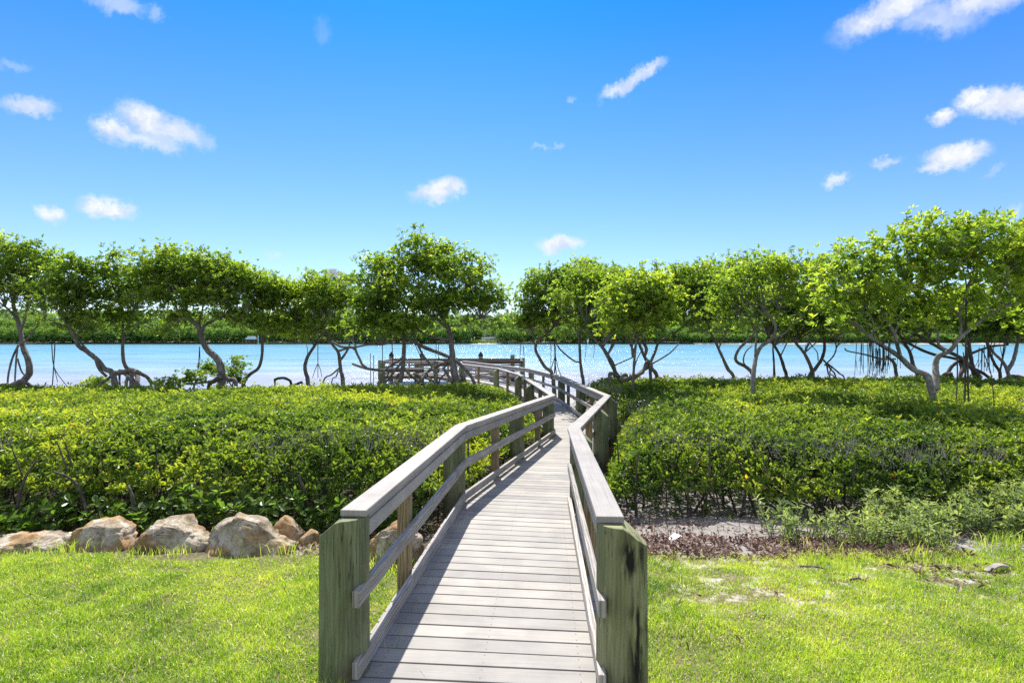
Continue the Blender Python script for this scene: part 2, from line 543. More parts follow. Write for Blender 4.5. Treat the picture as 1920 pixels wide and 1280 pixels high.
M_BEAM = wood_mat('timber_beam', [(0, (.20, .12, .06)), (1, (.40, .27, .15))], (2.0, 40.0), bump=.3)
M_DARKWOOD = wood_mat('dark_dock_wood', [(0, (.06, .045, .035)), (1, (.17, .13, .10))], (2.0, 40.0), bump=.3)


def bark_mat(name, lo, hi):
    m, T, out = material(name)
    g = T.new('ShaderNodeNewGeometry')
    pos = g.outputs['Position']
    n = T.noise(pos, 9.0, 6, .65, .8)
    n2 = T.noise(pos, 45.0, 4, .6)
    c = T.ramp(T.math('ADD', T.math('MULTIPLY', n, .7), T.math('MULTIPLY', n2, .3)), [(.34, lo), (.52, tuple((a + b) / 2 for a, b in zip(lo, hi))), (.66, hi)])
    principled(T, out, c, .85, .15, T.bump(T.math('ADD', n, T.math('MULTIPLY', n2, .6)), .7, .012))
    return m


M_BARK = bark_mat('bark_grey_brown', (.07, .06, .05), (.32, .29, .25))
M_BARKL = bark_mat('bark_pale_grey', (.12, .11, .095), (.42, .39, .35))
M_BARKD = bark_mat('bark_dark', (.035, .03, .025), (.17, .145, .12))


def rock_mat(name, rust=.5, seed=0.0):
    m, T, out = material(name)
    tcn = T.new('ShaderNodeTexCoord')
    pos = T.mapping(tcn.outputs['Object'], loc=(seed, seed * 2.1, seed * .7))
    n = T.noise(pos, 7.0, 8, .65, .5)
    big = T.noise(pos, 3.0, 3, .5, .3)
    fine = T.noise(pos, 60.0, 5, .7)
    c = T.ramp(n, [(.30, (.13, .10, .07)), (.46, (.38, .315, .225)), (.62, (.60, .535, .43))])
    rs = T.range(big, .58 - .25 * rust, .68 - .25 * rust)
    c = T.mix(T.math('MULTIPLY', rs, .8), c, T.ramp(n, [(.3, (.11, .06, .02)), (.65, (.44, .25, .08))]))
    pits = T.range(fine, .45, .36)
    c = T.mix(T.math('MULTIPLY', pits, .65), c, (.07, .06, .05))
    vor = T.new('ShaderNodeTexVoronoi', feature='DISTANCE_TO_EDGE')
    T.put(vor.inputs['Vector'], T.vmath('ADD', pos, T.vmath('SCALE', T.noise(pos, 6.0, 3, out='Color'), s=.25)))
    vor.inputs['Scale'].default_value = 5.0
    crack = T.range(vor.outputs[0], .0, .03)
    h = T.math('ADD', T.math('ADD', T.math('MULTIPLY', n, 1.0), T.math('MULTIPLY', fine, .35)), T.math('MULTIPLY', crack, .15))
    principled(T, out, c, .88, .2, T.bump(h, .9, .03))
    return m


# ground: lawn soil, sand, mud by place
mG, T, out = material('ground')
g = T.new('ShaderNodeNewGeometry')
pos = g.outputs['Position']
sx = T.new('ShaderNodeSeparateXYZ'); T.l.new(pos, sx.inputs[0])
n = T.noise(pos, 1.3, 5); nf = T.noise(pos, 28.0, 6, .7); nm = T.noise(pos, 6.0, 5, .6)
soil = T.ramp(nf, [(.3, (.09, .08, .04)), (.7, (.26, .24, .12))])
sand = T.ramp(T.math('ADD', T.math('MULTIPLY', nf, .5), T.math('MULTIPLY', nm, .5)), [(.36, (.17, .15, .135)), (.62, (.36, .335, .31))])
mud = T.ramp(nf, [(.3, (.05, .042, .035)), (.7, (.14, .12, .10))])
lawn_edge = T.math('ADD', sx.outputs[1], T.math('MULTIPLY', T.math('SUBTRACT', nm, .5), .8))
bare = T.mix(T.range(sx.outputs[0], -.5, .6), mud, sand)
soil = T.mix(T.math('MULTIPLY', T.math('MULTIPLY', T.range(sx.outputs[0], .4, 1.4), T.range(nm, .50, .60)), T.range(sx.outputs[1], 3.7, 4.1)), soil, T.ramp(nf, [(.3, (.26, .22, .18)), (.6, (.56, .50, .45))]))
c = T.mix(T.range(lawn_edge, 5.05, 5.35), soil, bare)
c = T.mix(T.range(T.math('ADD', sx.outputs[1], T.math('MULTIPLY', T.math('SUBTRACT', n, .5), 2.)), 8.0, 9.5), c, mud)
c = T.mix(T.range(sx.outputs[1], 19.0, 23.0), c, T.mix(T.range(nm, .52, .62), (.40, .38, .37), (.16, .14, .12)))
c = T.mix(T.range(sx.outputs[1], 330.0, 340.0), c, T.mix(T.range(T.noise(pos, .02, 3), .5, .6), (.05, .05, .035), (.34, .31, .27)))
principled(T, out, c, .95, .1, T.bump(T.math('ADD', nf, nm), .6, .03))
M_GROUND = mG

# water: sandy shallows near the shore, turquoise channel beyond
mW, T, out = material('water')
g = T.new('ShaderNodeNewGeometry')
pos = g.outputs['Position']
sx = T.new('ShaderNodeSeparateXYZ'); T.l.new(pos, sx.inputs[0])
y = T.math('ADD', sx.outputs[1], T.math('MULTIPLY', T.math('SUBTRACT', T.noise(T.mapping(pos, scale=(.04, .12, 1)), 1.0, 4), .5), 26.0))
c = T.ramp(T.range(y, 20.0, 170.0), [(0.0, (.34, .32, .34)), (0.13, (.34, .35, .39)), (0.22, (.26, .36, .39)), (0.36, (.18, .34, .39)), (0.75, (.115, .30, .36)), (1.0, (.115, .30, .36))])
wv = T.mapping(pos, scale=(.55, 1.15, 1.0))
h = T.math('ADD', T.math('MULTIPLY', T.noise(wv, 1.1, 4, .55, .4), 1.0), T.math('MULTIPLY', T.noise(wv, 4.5, 3, .55, .3), .35))
calm = T.math('MULTIPLY', T.range(T.noise(T.mapping(pos, scale=(.012, .05, 1)), 1.0, 3), .35, .65, .55, 1.0), T.range(T.math('DIVIDE', sx.outputs[0], sx.outputs[1]), -.5, .05, .5, 1.0))
b = T.new('ShaderNodeBump')
T.put(b.inputs['Strength'], calm)
b.inputs['Distance'].default_value = 0.40
T.put(b.inputs['Height'], h)
c = T.mix(1.0, c, T.ramp(T.noise(T.mapping(pos, scale=(.10, .16, 1)), 1.0, 5, .6), [(.35, (.80, .84, .86)), (.65, (1.18, 1.14, 1.10))]), 'MULTIPLY')
p = principled(T, out, c, T.range(T.noise(T.mapping(pos, scale=(.06, .12, 1)), 1.0, 4), .35, .65, .15, .26), .30, b.outputs[0])
p.inputs['IOR'].default_value = 1.33
M_WATER = mW


def plain(name, col, rough=.7, spec=.3, var=.15, scale=3.0):
    m, T, out = material(name)
    tcn = T.new('ShaderNodeTexCoord')
    nn = T.noise(tcn.outputs['Object'], scale, 5)
    lo = tuple(x * (1 - var) for x in col); hi = tuple(min(1, x * (1 + var)) for x in col)
    principled(T, out, T.ramp(nn, [(.3, lo), (.7, hi)]), rough, spec)
    return m


M_LITTER = leaf_mat('dead_leaf', [(0, (.09, .05, .04)), (.5, (.22, .13, .10)), (.85, (.40, .29, .22)), (1, (.55, .45, .36))], .1, (1, 1, 1), .7, .2)
M_STICK = plain('grey_stick', (.14, .11, .09))
M_SCRAP = plain('white_scrap', (.75, .77, .78), .5)
M_DRIFT = plain('driftwood', (.34, .31, .28), .9, .1, .35, 12)
M_BLACK = plain('black_cap', (.018, .018, .02), .4)
M_SCREW = plain('screw', (.10, .09, .085), .5)
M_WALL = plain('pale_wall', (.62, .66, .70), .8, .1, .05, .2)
M_GLASS = plain('blue_window_band', (.10, .17, .24), .25, .5, .1, .2)
M_PALE = plain('hazed_window_band', (.38, .48, .60), .4, .3, .1, .2)  # tower glass, paled to imitate distance haze
M_ROOF = plain('grey_roof', (.36, .35, .35), .8, .1, .1, .4)
M_WHITE = plain('white_paint', (.78, .78, .76), .5, .3, .05, 1)
M_SANDF = plain('beach_sand', (.52, .47, .40), .95, .1, .15, .3)
M_STEEL = plain('metal_pole', (.35, .36, .38), .4, .5)


# ------------------------------------------------------------------ ground and water
WATER_Z = -0.9


def lin(v, xs, ys):
    return np.interp(v, xs, ys)


def ground_z(X, Y):
    X = np.asarray(X, float); Y = np.asarray(Y, float)
    base = lin(Y, [-20, 2.5, 5.2, 6.2, 7.6, 14, 22, 29, 45, 90, 335, 348, 356, 420, 4000],
               [-.05, -.05, -.20, -.33, -.47, -.70, -.80, -.93, -1.5, -2.2, -2.2, -1.2, -.45, .6, 1.0])
    near = np.clip((9.0 - Y) / 3.0, 0, 1)
    b = (fnoise(X, Y, 1.3, 2) - .5) * .06 + (vnoise(X, Y, 6.0, 9) - .5) * .018
    base = np.where((X > np.interp(Y, [3, 6.4, 12.3], [-.80, -.55, .90])) & (X < np.interp(Y, [2.9, 6.2, 12.1], [.46, .64, 1.99])) & (Y > 2.75) & (Y < 9), base - .16, base)
    return base + b * np.where(Y < 40, 1.0, 0.0) + (fnoise(X, Y, .25, 4) - .5) * np.where((Y > 9) & (Y < 40), .18, 0.0)


def axis(dense_lo, dense_hi, step, far_lo, far_hi, grow=1.22):
    a = list(np.arange(dense_lo, dense_hi + 1e-6, step))
    s = step
    while a[-1] < far_hi:
        s *= grow; a.append(min(a[-1] + s, far_hi))
    s = step
    while a[0] > far_lo:
        s *= grow; a.insert(0, max(a[0] - s, far_lo))
    return np.array(a)


gx = axis(-9, 9, .12, -4200, 4200)
gy = np.unique(np.concatenate([axis(-1, 12, .12, -40, 40, 1.08), axis(40, 320, 12, 40, 320), axis(330, 370, 2.0, 321, 5000, 1.3)]))
GX, GY = np.meshgrid(gx, gy)
GZ = ground_z(GX, GY)
mb = MB()
nx = len(gx)
i = np.arange(len(gy) - 1)[:, None] * nx; j = np.arange(nx - 1)[None, :]
Q = np.stack([i + j, i + j + 1, i + j + 1 + nx, i + j + nx], -1).reshape(-1, 4)
mb.add(np.stack([GX, GY, GZ], -1).reshape(-1, 3), Q)
ground = mb.build('ground', M_GROUND, smooth=True)
tag(ground, 'sandy ground under the lawn sloping down to the water', 'ground', kind='structure')

mb = MB()
wx = axis(-60, 60, 15, -4200, 4200, 1.3); wy = axis(16, 60, 8, 15, 362, 1.2)
WX, WY = np.meshgrid(wx, wy)
i = np.arange(len(wy) - 1)[:, None] * len(wx); j = np.arange(len(wx) - 1)[None, :]
mb.add(np.stack([WX, WY, np.full_like(WX, WATER_Z)], -1).reshape(-1, 3),
       np.stack([i + j, i + j + 1, i + j + 1 + len(wx), i + j + len(wx)], -1).reshape(-1, 4))
water = mb.build('water', M_WATER, smooth=True)
tag(water, 'turquoise channel with pale sandy shallows', 'water', kind='structure')

# ------------------------------------------------------------------ boardwalk
LP = np.array([(-.77, 3.0), (-.504, 6.4), (.945, 12.3), (.367, 20.0), (-.53, 24.6), (-4.35, 33.2), (-7.6, 33.2)])
RP = np.array([(.43, 2.9), (.604, 6.2), (1.96, 12.1), (1.54, 19.4), (.68, 24.2), (-2.96, 33.3)])


def deck_z(Y):
    return float(np.interp(Y, [3.0, 6.4, 12.3, 15.0], [0.0, -.06, -.29, -.32]))


def offset_poly(P, d, left=True):
    """polyline moved d metres outwards (left or right of travel), mitred"""
    P = np.asarray(P, float); out = []
    seg = np.diff(P, axis=0); seg /= np.linalg.norm(seg, axis=1, keepdims=True)
    nrm = np.stack([-seg[:, 1], seg[:, 0]], 1) if left else np.stack([seg[:, 1], -seg[:, 0]], 1)
    for k in range(len(P)):
        if k == 0: out.append(P[k] + nrm[0] * d)
        elif k == len(P) - 1: out.append(P[k] + nrm[-1] * d)
        else:
            b = nrm[k - 1] + nrm[k]; b /= np.linalg.norm(b)
            out.append(P[k] + b * d / max(.4, b @ nrm[k]))
    return np.array(out)


walk = empty('boardwalk', (0, 3.0, 0))
tag(walk, 'long grey boardwalk with wooden side rails zigzagging between hedges to the water', 'boardwalk')
WL = np.array(walk.location)


def deck_strip(mb, l0, l1, r0, r1, screws=None, w=.133, gap=.013, th=.028):
    L = (np.linalg.norm(l1 - l0) + np.linalg.norm(r1 - r0)) / 2
    n = max(1, int(round(L / (w + gap))))
    for i in range(n):
        t0, t1 = i / n, (i + 1) / n - gap / L
        e = random.uniform(-.004, .004)
        P = []
        a0, a1 = l0 + (l1 - l0) * t0, l0 + (l1 - l0) * t1
        b0, b1 = r0 + (r1 - r0) * t0, r0 + (r1 - r0) * t1
        dz = random.uniform(-.0012, .0012)
        for zz in (-th, 0):
            for p in (a0, b0, b1, a1):
                P.append((p[0], p[1], deck_z(p[1]) + zz + dz))
        mb.hexa(P)
        if screws is not None:
            for f in (.12, .5, .86):
                for g in (.22, .78):
                    q = (a0 * (1 - f) + b0 * f) * (1 - g) + (a1 * (1 - f) + b1 * f) * g
                    z = deck_z(q[1]) + dz + .0008
                    r = .0042
                    screws.add([(q[0] + r * math.cos(k * 1.047), q[1] + r * math.sin(k * 1.047), z) for k in range(6)], [(0, 1, 2, 3), (0, 3, 4, 5)])


DL, DR = offset_poly(LP[:6], .13), offset_poly(RP, .13, False)
deck_mb, screw_mb = MB(), MB()
deck_strip(deck_mb, DL[0] + (DL[0] - DL[1]) * .14, DL[0], DR[0] + (DR[0] - DR[1]) * .14, DR[0])
for k in range(5):
    deck_strip(deck_mb, DL[k], DL[k + 1], DR[k], DR[k + 1], screw_mb if k < 2 else None)
deck = deck_mb.build('deck', M_DECK, walk, bevel=.003)
so_ = screw_mb.build('deck_screws', M_SCREW, deck); so_.location = (0, 0, 0); so_['kind'] = 'stuff'

for off in (.10, .62, 1.15):
    for k in range(5):
        a = DL[k] + (DR[k] - DL[k]) * off / 1.45; b = DL[k + 1] + (DR[k + 1] - DL[k + 1]) * off / 1.45
        d = (b - a) / np.linalg.norm(b - a); nn = np.array([-d[1], d[0]]) * .02
        P = []
        for zz in (-.20, -.03):
            for p in (a - nn, b - nn, b + nn, a + nn):
                P.append((p[0], p[1], deck_z(p[1]) + zz))
        st = MB(); st.hexa(P)
        st.build('joist', M_BEAM, walk)


def rail(name, P, left, d0, d1, z0, z1, mat, rounded=False, ks=None, bevel=.005, parent=None, origin=None, zfun=None):
    A, B = offset_poly(P, d0, left), offset_poly(P, d1, left)
    zf = zfun or deck_z
    for k in range(len(P) - 1):
        if ks is not None and k not in ks: continue
        m = MB()
        a0, a1, b0, b1 = A[k], A[k + 1], B[k], B[k + 1]
        d = (a1 - a0) / np.linalg.norm(a1 - a0) * .0015      # a hair of daylight at the mitres
        if not left: a0, a1, b0, b1 = b0, b1, a0, a1
        rows = []
        for zz in (z0, z1):
            for p in (b0 + d, b1 - d, a1 - d, a0 + d):
                rows.append((p[0], p[1], zf(p[1]) + zz))
        # order: walk along the outside then back along the inside
        P8 = [rows[3], rows[2], rows[1], rows[0], rows[7], rows[6], rows[5], rows[4]]
        m.hexa(P8)
        m.build(name, mat, parent or walk, bevel=bevel)


for P, left in ((LP[:7], True), (RP, False)):
    rail('handrail', P, left, 0.0, .142, .835, .872, M_CAP, bevel=.007)
    rail('fascia_board', P, left, .022, .058, .70, .787, M_CAP, bevel=.005)
    rail('trim_strip', P, left, .028, .058, .791, .8335, M_CAP, bevel=.004)
    Pe = P.copy(); Pe[0] = P[0] - (P[1] - P[0]) / np.linalg.norm(P[1] - P[0]) * .10
    rail('middle_rail', Pe, left, .002, .040, .40, .488, M_RAIL)
    rail('bottom_rail', Pe, left, .002, .040, .035, .122, M_RAIL)


def pile(p, out, top=.834, r=.125, mat=None, parent=None, base=-1.6, flat=.13, ctr=.145, slope=.85, zd=None, name='pile'):
    """round treated pile, its head cut sloping away from the walkway"""
    m = MB(); S = 22; zd = deck_z(p[1]) if zd is None else zd
    ang = np.linspace(0, 6.2832, S, endpoint=False)
    off = np.stack([np.cos(ang), np.sin(ang)], 1) * r
    rows = [(base, 1.06), (-.3, 1.02), (0.0, 1.01), (.35, .995), (None, .985)]
    V, UV = [], []
    uo = random.uniform(0, 30)
    for zz, s in rows:
        for a, o in zip(ang, off):
            q = o * s
            if zz is None:
                dd = ctr + q @ out - flat
                z = top - max(0.0, dd) * slope
            else: z = zz
            V.append((q[0], q[1], z)); UV.append((uo + z, a * r))
    UV = np.array(UV)
    quads, tris = [], []
    for k in range(len(rows) - 1):
        for j in range(S):
            j2 = (j + 1) % S
            quads.append((k * S + j, k * S + j2, (k + 1) * S + j2, (k + 1) * S + j))
    V.append((0, 0, top - max(0.0, ctr - flat) * slope + .002))
    c = len(V) - 1; b = (len(rows) - 1) * S
    tris = [(c, b + j, b + (j + 1) % S) for j in range(S)]
    quv = UV[np.array(quads)]
    quv[..., 1] = np.where((quv[..., 1] < .01) & (np.array([q[1] % S == 0 or q[0] % S == S - 1 for q in quads])[:, None]), 6.2832 * r, quv[..., 1])
    tuv = [[(uo + V[v][0], V[v][1]) for v in t] for t in tris]
    m.add(V, quads, tris, quv=quv, tuv=tuv, qa=random.random(), ta=.7)
    o = m.build(name, mat or M_PILE, parent or walk)
    ctrp = np.array(p) + out * ctr
    pl = np.array((parent or walk).location)
    o.location = (ctrp[0] - pl[0], ctrp[1] - pl[1], zd - pl[2])
    md = o.modifiers.new('bevel', 'BEVEL'); md.width = .006; md.segments = 2; md.limit_method = 'ANGLE'; md.angle_limit = R(40)
    return o


def post(p, out, ang):
    m = MB()
    c = np.array(p) + out * .096
    z = deck_z(p[1])
    m.hexa(_post_corners(c, ang, .089, z - .22, z + .833))
    m.build('post', M_POST, walk, bevel=.004)


def _post_corners(c, ang, s, z0, z1):
    # grain runs up the post: 0->1 is vertical
    h = s / 2
    cr, sr = math.cos(ang), math.sin(ang)
    def w(dx, dy, z): return (c[0] + dx * cr - dy * sr, c[1] + dx * sr + dy * cr, z)
    return [w(-h, -h, z0), w(-h, -h, z1), w(-h, h, z1), w(-h, h, z0), w(h, -h, z0), w(h, -h, z1), w(h, h, z1), w(h, h, z0)]


def along(P, k, t):
    return P[k] + (P[k + 1] - P[k]) * t


for P, left, plan in ((LP, True, [(0, [.33], []), (1, [.25, .75], [.5]), (2, [.25, .75], [.5]), (3, [.5], []), (4, [.25, .75], [.5]), (5, [.5], [])]),
                      (RP, False, [(0, [.45], []), (1, [.25, .75], [.5]), (2, [.25, .75], [.5]), (3, [.5], []), (4, [.25, .75], [.5])])):
    seg = np.diff(P, axis=0); seg /= np.linalg.norm(seg, axis=1, keepdims=True)
    nrm = np.stack([-seg[:, 1], seg[:, 0]], 1) * (1 if left else -1)
    for k, pts, pls in plan:
        ang = math.atan2(seg[k][1], seg[k][0])
        for t in pts: post(along(P, k, t), nrm[k], ang)
        for t in pls: pile(along(P, k, t), nrm[k])
    for k in range(len(P)):
        if k == 0: o = nrm[0]
        elif k == len(P) - 1: o = nrm[-1]
        else: o = unit(nrm[k - 1] + nrm[k])
        if k == 0:
            q = pile(P[k] + seg[0] * .05, o, r=.132, mat=None if left else M_PILE_S, ctr=.135)
        else:
            pile(P[k] - (seg[k - 1] * (.1 if k == len(P) - 1 else 0)), o, ctr=.16 if (k == 2 and left) else .15)

cb = MB()
for k, t in ((0, .02), (1, 0.0), (1, .5), (2, 0.0), (2, .5), (3, 0.0), (4, 0.0), (4, .5)):
    a, b = along(DL, k, t), along(DR, k, t)
    d = (b - a) / np.linalg.norm(b - a); n2 = np.array([-d[1], d[0]]) * .045
    a = a - d * .22; b = b + d * .22
    m = MB(); P8 = []
    for zz in (-.40, -.205):
        for p in (a - n2, b - n2, b + n2, a + n2):
            P8.append((p[0], p[1] - .17, deck_z(p[1]) + zz + .0))
    m.hexa(P8)
    m.build('cross_beam', M_BEAM, walk, bevel=.004)

# ------------------------------------------------------------------ dock platform at the water end
dock = empty('dock_platform', (-3.5, 33.4, -.32))
tag(dock, 'dark wooden dock platform with railed edge at the water end of the boardwalk', 'dock')
DZ = -.32
zc = lambda y: DZ
m = MB()
x0, x1, y0, y1 = -7.75, .62, 33.42, 37.2
for i in range(26):
    yy = y0 + (y1 - y0) * (i + .5) / 26
    m.box(((x0 + x1) / 2, yy, DZ - .016), (x1 - x0, (y1 - y0) / 26 - .008, .03))
m.build('deck', M_DECK, dock)
for yy in (33.6, 35.3, 37.0):
    m = MB(); m.box(((x0 + x1) / 2, yy, DZ - .12), (x1 - x0, .06, .17))
    m.build('joist', M_BEAM, dock)
for P, left in ((np.array([(-7.62, 33.55), (-7.62, 37.1), (.5, 37.1), (.5, 33.36), (-2.85, 33.36)]), True),):
    rail('handrail', P, left, 0, .142, .835, .872, M_DARKWOOD, parent=dock, zfun=zc)
    rail('fascia_board', P, left, .012, .048, .68, .8335, M_DARKWOOD, parent=dock, zfun=zc)
    rail('middle_rail', P, left, .01, .048, .40, .49, M_DARKWOOD, parent=dock, zfun=zc)
    rail('bottom_rail', P, left, .01, .048, .04, .125, M_DARKWOOD, parent=dock, zfun=zc)


def cap_pyramid(pl, r=.16, z=1.1):
    m = MB()
    S = 14
    a = np.linspace(0, 6.2832, S, endpoint=False)
    V = [(math.cos(t) * r, math.sin(t) * r, z - .06) for t in a] + [(math.cos(t) * r, math.sin(t) * r, z + .03) for t in a] + [(0, 0, z + .26)]
    m.add(V, [(k, (k + 1) % S, S + (k + 1) % S, S + k) for k in range(S)], [(2 * S, S + k, S + (k + 1) % S) for k in range(S)])
    o = m.build('pile_cap', M_BLACK)
    o.parent = pl
    return o


for (x, y_, top, capd) in ((-7.75, 33.5, .9, 0), (.62, 33.6, .86, 0), (-7.9, 37.25, 1.08, 1), (-5.9, 37.25, 1.08, 1), (-2.05, 37.25, 1.08, 1), (.03, 37.25, 1.12, 0), (.7, 37.25, .9, 0), (-5.6, 33.45, .80, 0)):
    pl = pile((x, y_), np.array([0.0, 1.0]), top=top, r=.14, parent=dock, base=-2.6, ctr=0.0, flat=.3, zd=DZ)
    if capd: cap_pyramid(pl, z=top)
# bench backs seen over the front rail
m = MB()
for k in range(3):
    m.box((-4.7, 36.55 + .04 * k, DZ + .5 + k * .16), (2.6, .03, .13))
m.box((-4.7, 36.25, DZ + .43), (2.6, .5, .04))
for x in (-5.85, -4.7, -3.55):
    m.box((x, 36.3, DZ + .215), (.09, .4, .43)); m.box((x, 36.62, DZ + .5), (.07, .06, .9))
m.build('bench', M_DARKWOOD, dock)

# two thin steel ladder rails beside the dock corner
for k, (px, top, lab) in enumerate(((694.5, 663, 'taller thin steel pole rising beside the left corner of the dock'), (700.5, 667, 'shorter thin steel pole rising beside the left corner of the dock'))):
    x, yy, zt = at(px, top, 34.5)
    m = MB()
    m.tube([(x, yy, -2.3), (x, yy, zt)], [.03, .03], 10, smooth_n=1)
    m.tube([(x, yy, zt), (x, yy, zt + .04)], [.034, .03], 10, smooth_n=1)
    tag(m.build('steel_pole', M_STEEL), lab, 'pole', 'steel poles beside the dock')


# ------------------------------------------------------------------ mangrove trees
def poly3(pts, Y, dz=None, wob=.12):
    """photo trace -> bent limb in 3D, with its own wander in depth"""
    out = []
    k = random.uniform(0, 6)
    for i, p in enumerate(pts):
        yy = Y + wob * math.sin(k + i * 1.1) + (dz[i] if dz else 0)
        out.append(at(p[0], p[1], yy))
    return np.array(out)


def mangrove(label, Y, limbs, blobs, roots=(), hang=(), group='mangrove trees along the shore', dens=1.0, leaf=.098, mink=6, sgk=1.0, bark=None, low=.0, tint=.42, ground=True, twig=1.0, name='mangrove_tree', cat='tree'):
    bark = bark or M_BARK
    base = at(limbs[0][0][0][0], limbs[0][0][0][1], Y)
    gz = float(ground_z(base[0], Y))
    root_o = empty(name, (base[0], Y, gz))
    tag(root_o, label, cat, group)
    tm = MB()
    tips = []
    for idx, lb in enumerate(limbs):
        pts, r0, r1 = lb[0], lb[1] * .85 * Y / F, lb[2] * .85 * Y / F
        dz = lb[3] if len(lb) > 3 else None
        P = poly3(pts, Y, dz)
        if idx == 0 and ground:
            P = np.vstack([[P[0][0] - (P[1][0] - P[0][0]) * .4, Y, gz - .15], P])
            rad = np.concatenate([[r0 * 1.45], np.linspace(r0, r1, len(P) - 1)])
        else:
            rad = np.linspace(r0, r1, len(P))
        tm.tube(P, rad, 9, .10, smooth_n=5)
        start = 2 if idx == 0 else 1
        up = P[max(start, len(P) // 2):]
        for q in up: tips.append(q)
        # knots
        for _ in range(2):
            q = P[random.randrange(len(P))]
    tips = np.array(tips)
    # rosette clumps
    cm, tw = MB(), MB()
    for (cx, cyy, rx, ry) in [b[:4] for b in blobs]:
        if rx > 24: rx, ry = rx * 1.12, ry * 1.03
        c = np.array(at(cx, cyy, Y)) + np.array([0, random.uniform(-.25, .25), 0])
        ax, az_ = rx * Y / F, ry * Y / F
        ayy = min(max(ax, az_) * .8, 1.2)
        K = int(max(mink, 26 * dens * (ax * az_ + ax * ayy + az_ * ayy) / 1.2))
        u = unit(rng.normal(0, 1, (K, 3)))
        u[:, 2] = np.where(u[:, 2] < -.1, u[:, 2] * rng.uniform(-1, .75, K), u[:, 2])
        rr = rng.uniform(.35, 1.0, (K, 1)) ** .55
        lump = 1 + .34 * (fnoise(np.arctan2(u[:, 1], u[:, 0]) * 1.3 + cx, u[:, 2] * 2 + cyy, 1.6, 3) - .5)[:, None] * 2
        CC = c + u * rr * lump * np.array([ax, ayy, az_])
        # twigs
        for q in CC[rng.random(K) < .8 * twig]:
            dd = np.linalg.norm((tips - q) * np.array([1, 1, .8]), axis=1)
            s = tips[np.argmin(dd + rng.random(len(tips)) * .35)]
            mid = s * .5 + q * .5 + np.array([random.uniform(-.10, .10), random.uniform(-.10, .10), random.uniform(-.16, .10)])
            L = np.linalg.norm(q - s)
            tw.tube([s, mid, q], [min(.028, .008 + .010 * L), .009, .004], 4, .1, cap=False, smooth_n=3)
        nro = rng.integers(9, 19, K)
        nro = np.where(CC[:, 2] < c[2] - .15 * az_, (nro * .62).astype(int), nro)
        rep = np.repeat(np.arange(K), nro)
        sg = (.115 + .05 * rng.random((K, 1))) * sgk
        C = CC[rep] + rng.normal(0, 1, (len(rep), 3)) * sg[rep] * np.array([1.25, 1.25, .75])
        outw = unit((C - c) / np.array([ax, ayy, az_]))
        AX = outw * .55 + np.array([0, 0, .75]) + rng.normal(0, .38, C.shape)
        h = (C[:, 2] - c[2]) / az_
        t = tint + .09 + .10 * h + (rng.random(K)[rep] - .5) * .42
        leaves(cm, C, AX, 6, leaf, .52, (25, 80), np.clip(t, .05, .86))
    for (cx, cyy, rx, ry) in [b[:4] for b in blobs if b[2] > 30 and b[1] > 480]:
        for _ in range(int(7 * dens)):
            q = np.array(at(cx + random.uniform(-.95, .95) * rx, cyy + ry * random.uniform(.8, 1.35), Y + random.uniform(-.7, .7)))
            if q[2] < CAM_H + .02 * Y * .3: continue
            k = random.randint(6, 12)
            C = q + rng.normal(0, 1, (k, 3)) * np.array([.17, .15, .09])
            s_ = tips[np.argmin(np.linalg.norm(tips - q, axis=1))]
            tw.tube([s_, (s_ + q) / 2 + np.array([0, 0, .08]), q], [.010, .007, .003], 4, .1, cap=False, smooth_n=3)
            leaves(cm, C, np.array([0, 0, .8]) + rng.normal(0, .45, (k, 3)), 6, leaf, .52, (25, 85), np.clip(tint + .10 + rng.normal(0, .12, k), .05, .86))
    # loose shoots that break the outline
    for (cx, cyy, rx, ry) in [b[:4] for b in blobs if b[2] > 24]:
        for _ in range(int(2 * dens + 1)):
            a = random.uniform(-.35, 3.5)
            q0 = np.array(at(cx + math.cos(a) * rx * .85, cyy - math.sin(a) * ry * .9, Y + random.uniform(-.6, .6)))
            q1 = q0 + np.array([math.cos(a) * .10 + random.uniform(-.1, .1), random.uniform(-.1, .1), random.uniform(.10, .34)])
            tw.tube([q0, q1], [.006, .003], 4, 0, cap=False, smooth_n=1)
            k = random.randint(4, 8)
            C = q0 + (q1 - q0) * np.linspace(.3, 1.05, k)[:, None] + rng.normal(0, .03, (k, 3))
            leaves(cm, C, np.tile(q1 - q0, (k, 1)) + rng.normal(0, .12, (k, 3)), 5, leaf * .95, .44, (30, 80), np.clip(np.full(k, tint + .12) + rng.normal(0, .1, k), .05, .86))
    tm.build('trunk', bark, root_o, smooth=True)
    if tw.n: tag(tw.build('twigs', M_BARKL, root_o, smooth=True), kind='stuff')
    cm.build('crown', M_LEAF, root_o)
    if roots:
        for pts, r0, r1 in roots:
            P = poly3(pts, Y, wob=.25)
            e = P[-1].copy(); e[2] = float(ground_z(e[0], e[1])) - .1
            if e[2] < P[-1][2] - .02:
                P = np.vstack([P, e + np.array([(P[-1][0] - P[-2][0]) * .3, 0, 0])])
            rm = MB(); rm.tube(P, np.linspace(r0, r1, len(P)) * Y / F, 6, .12, smooth_n=5)
            rm.build('prop_root', bark, root_o, smooth=True)
    if hang:
        for pts, r0, r1 in hang:
            hm = MB(); hm.tube(poly3(pts, Y, wob=.08), np.linspace(r0, r1, len(pts)) * Y / F, 5, .1, smooth_n=3)
            hm.build('aerial_root', M_BARKD, root_o, smooth=True)
    return root_o


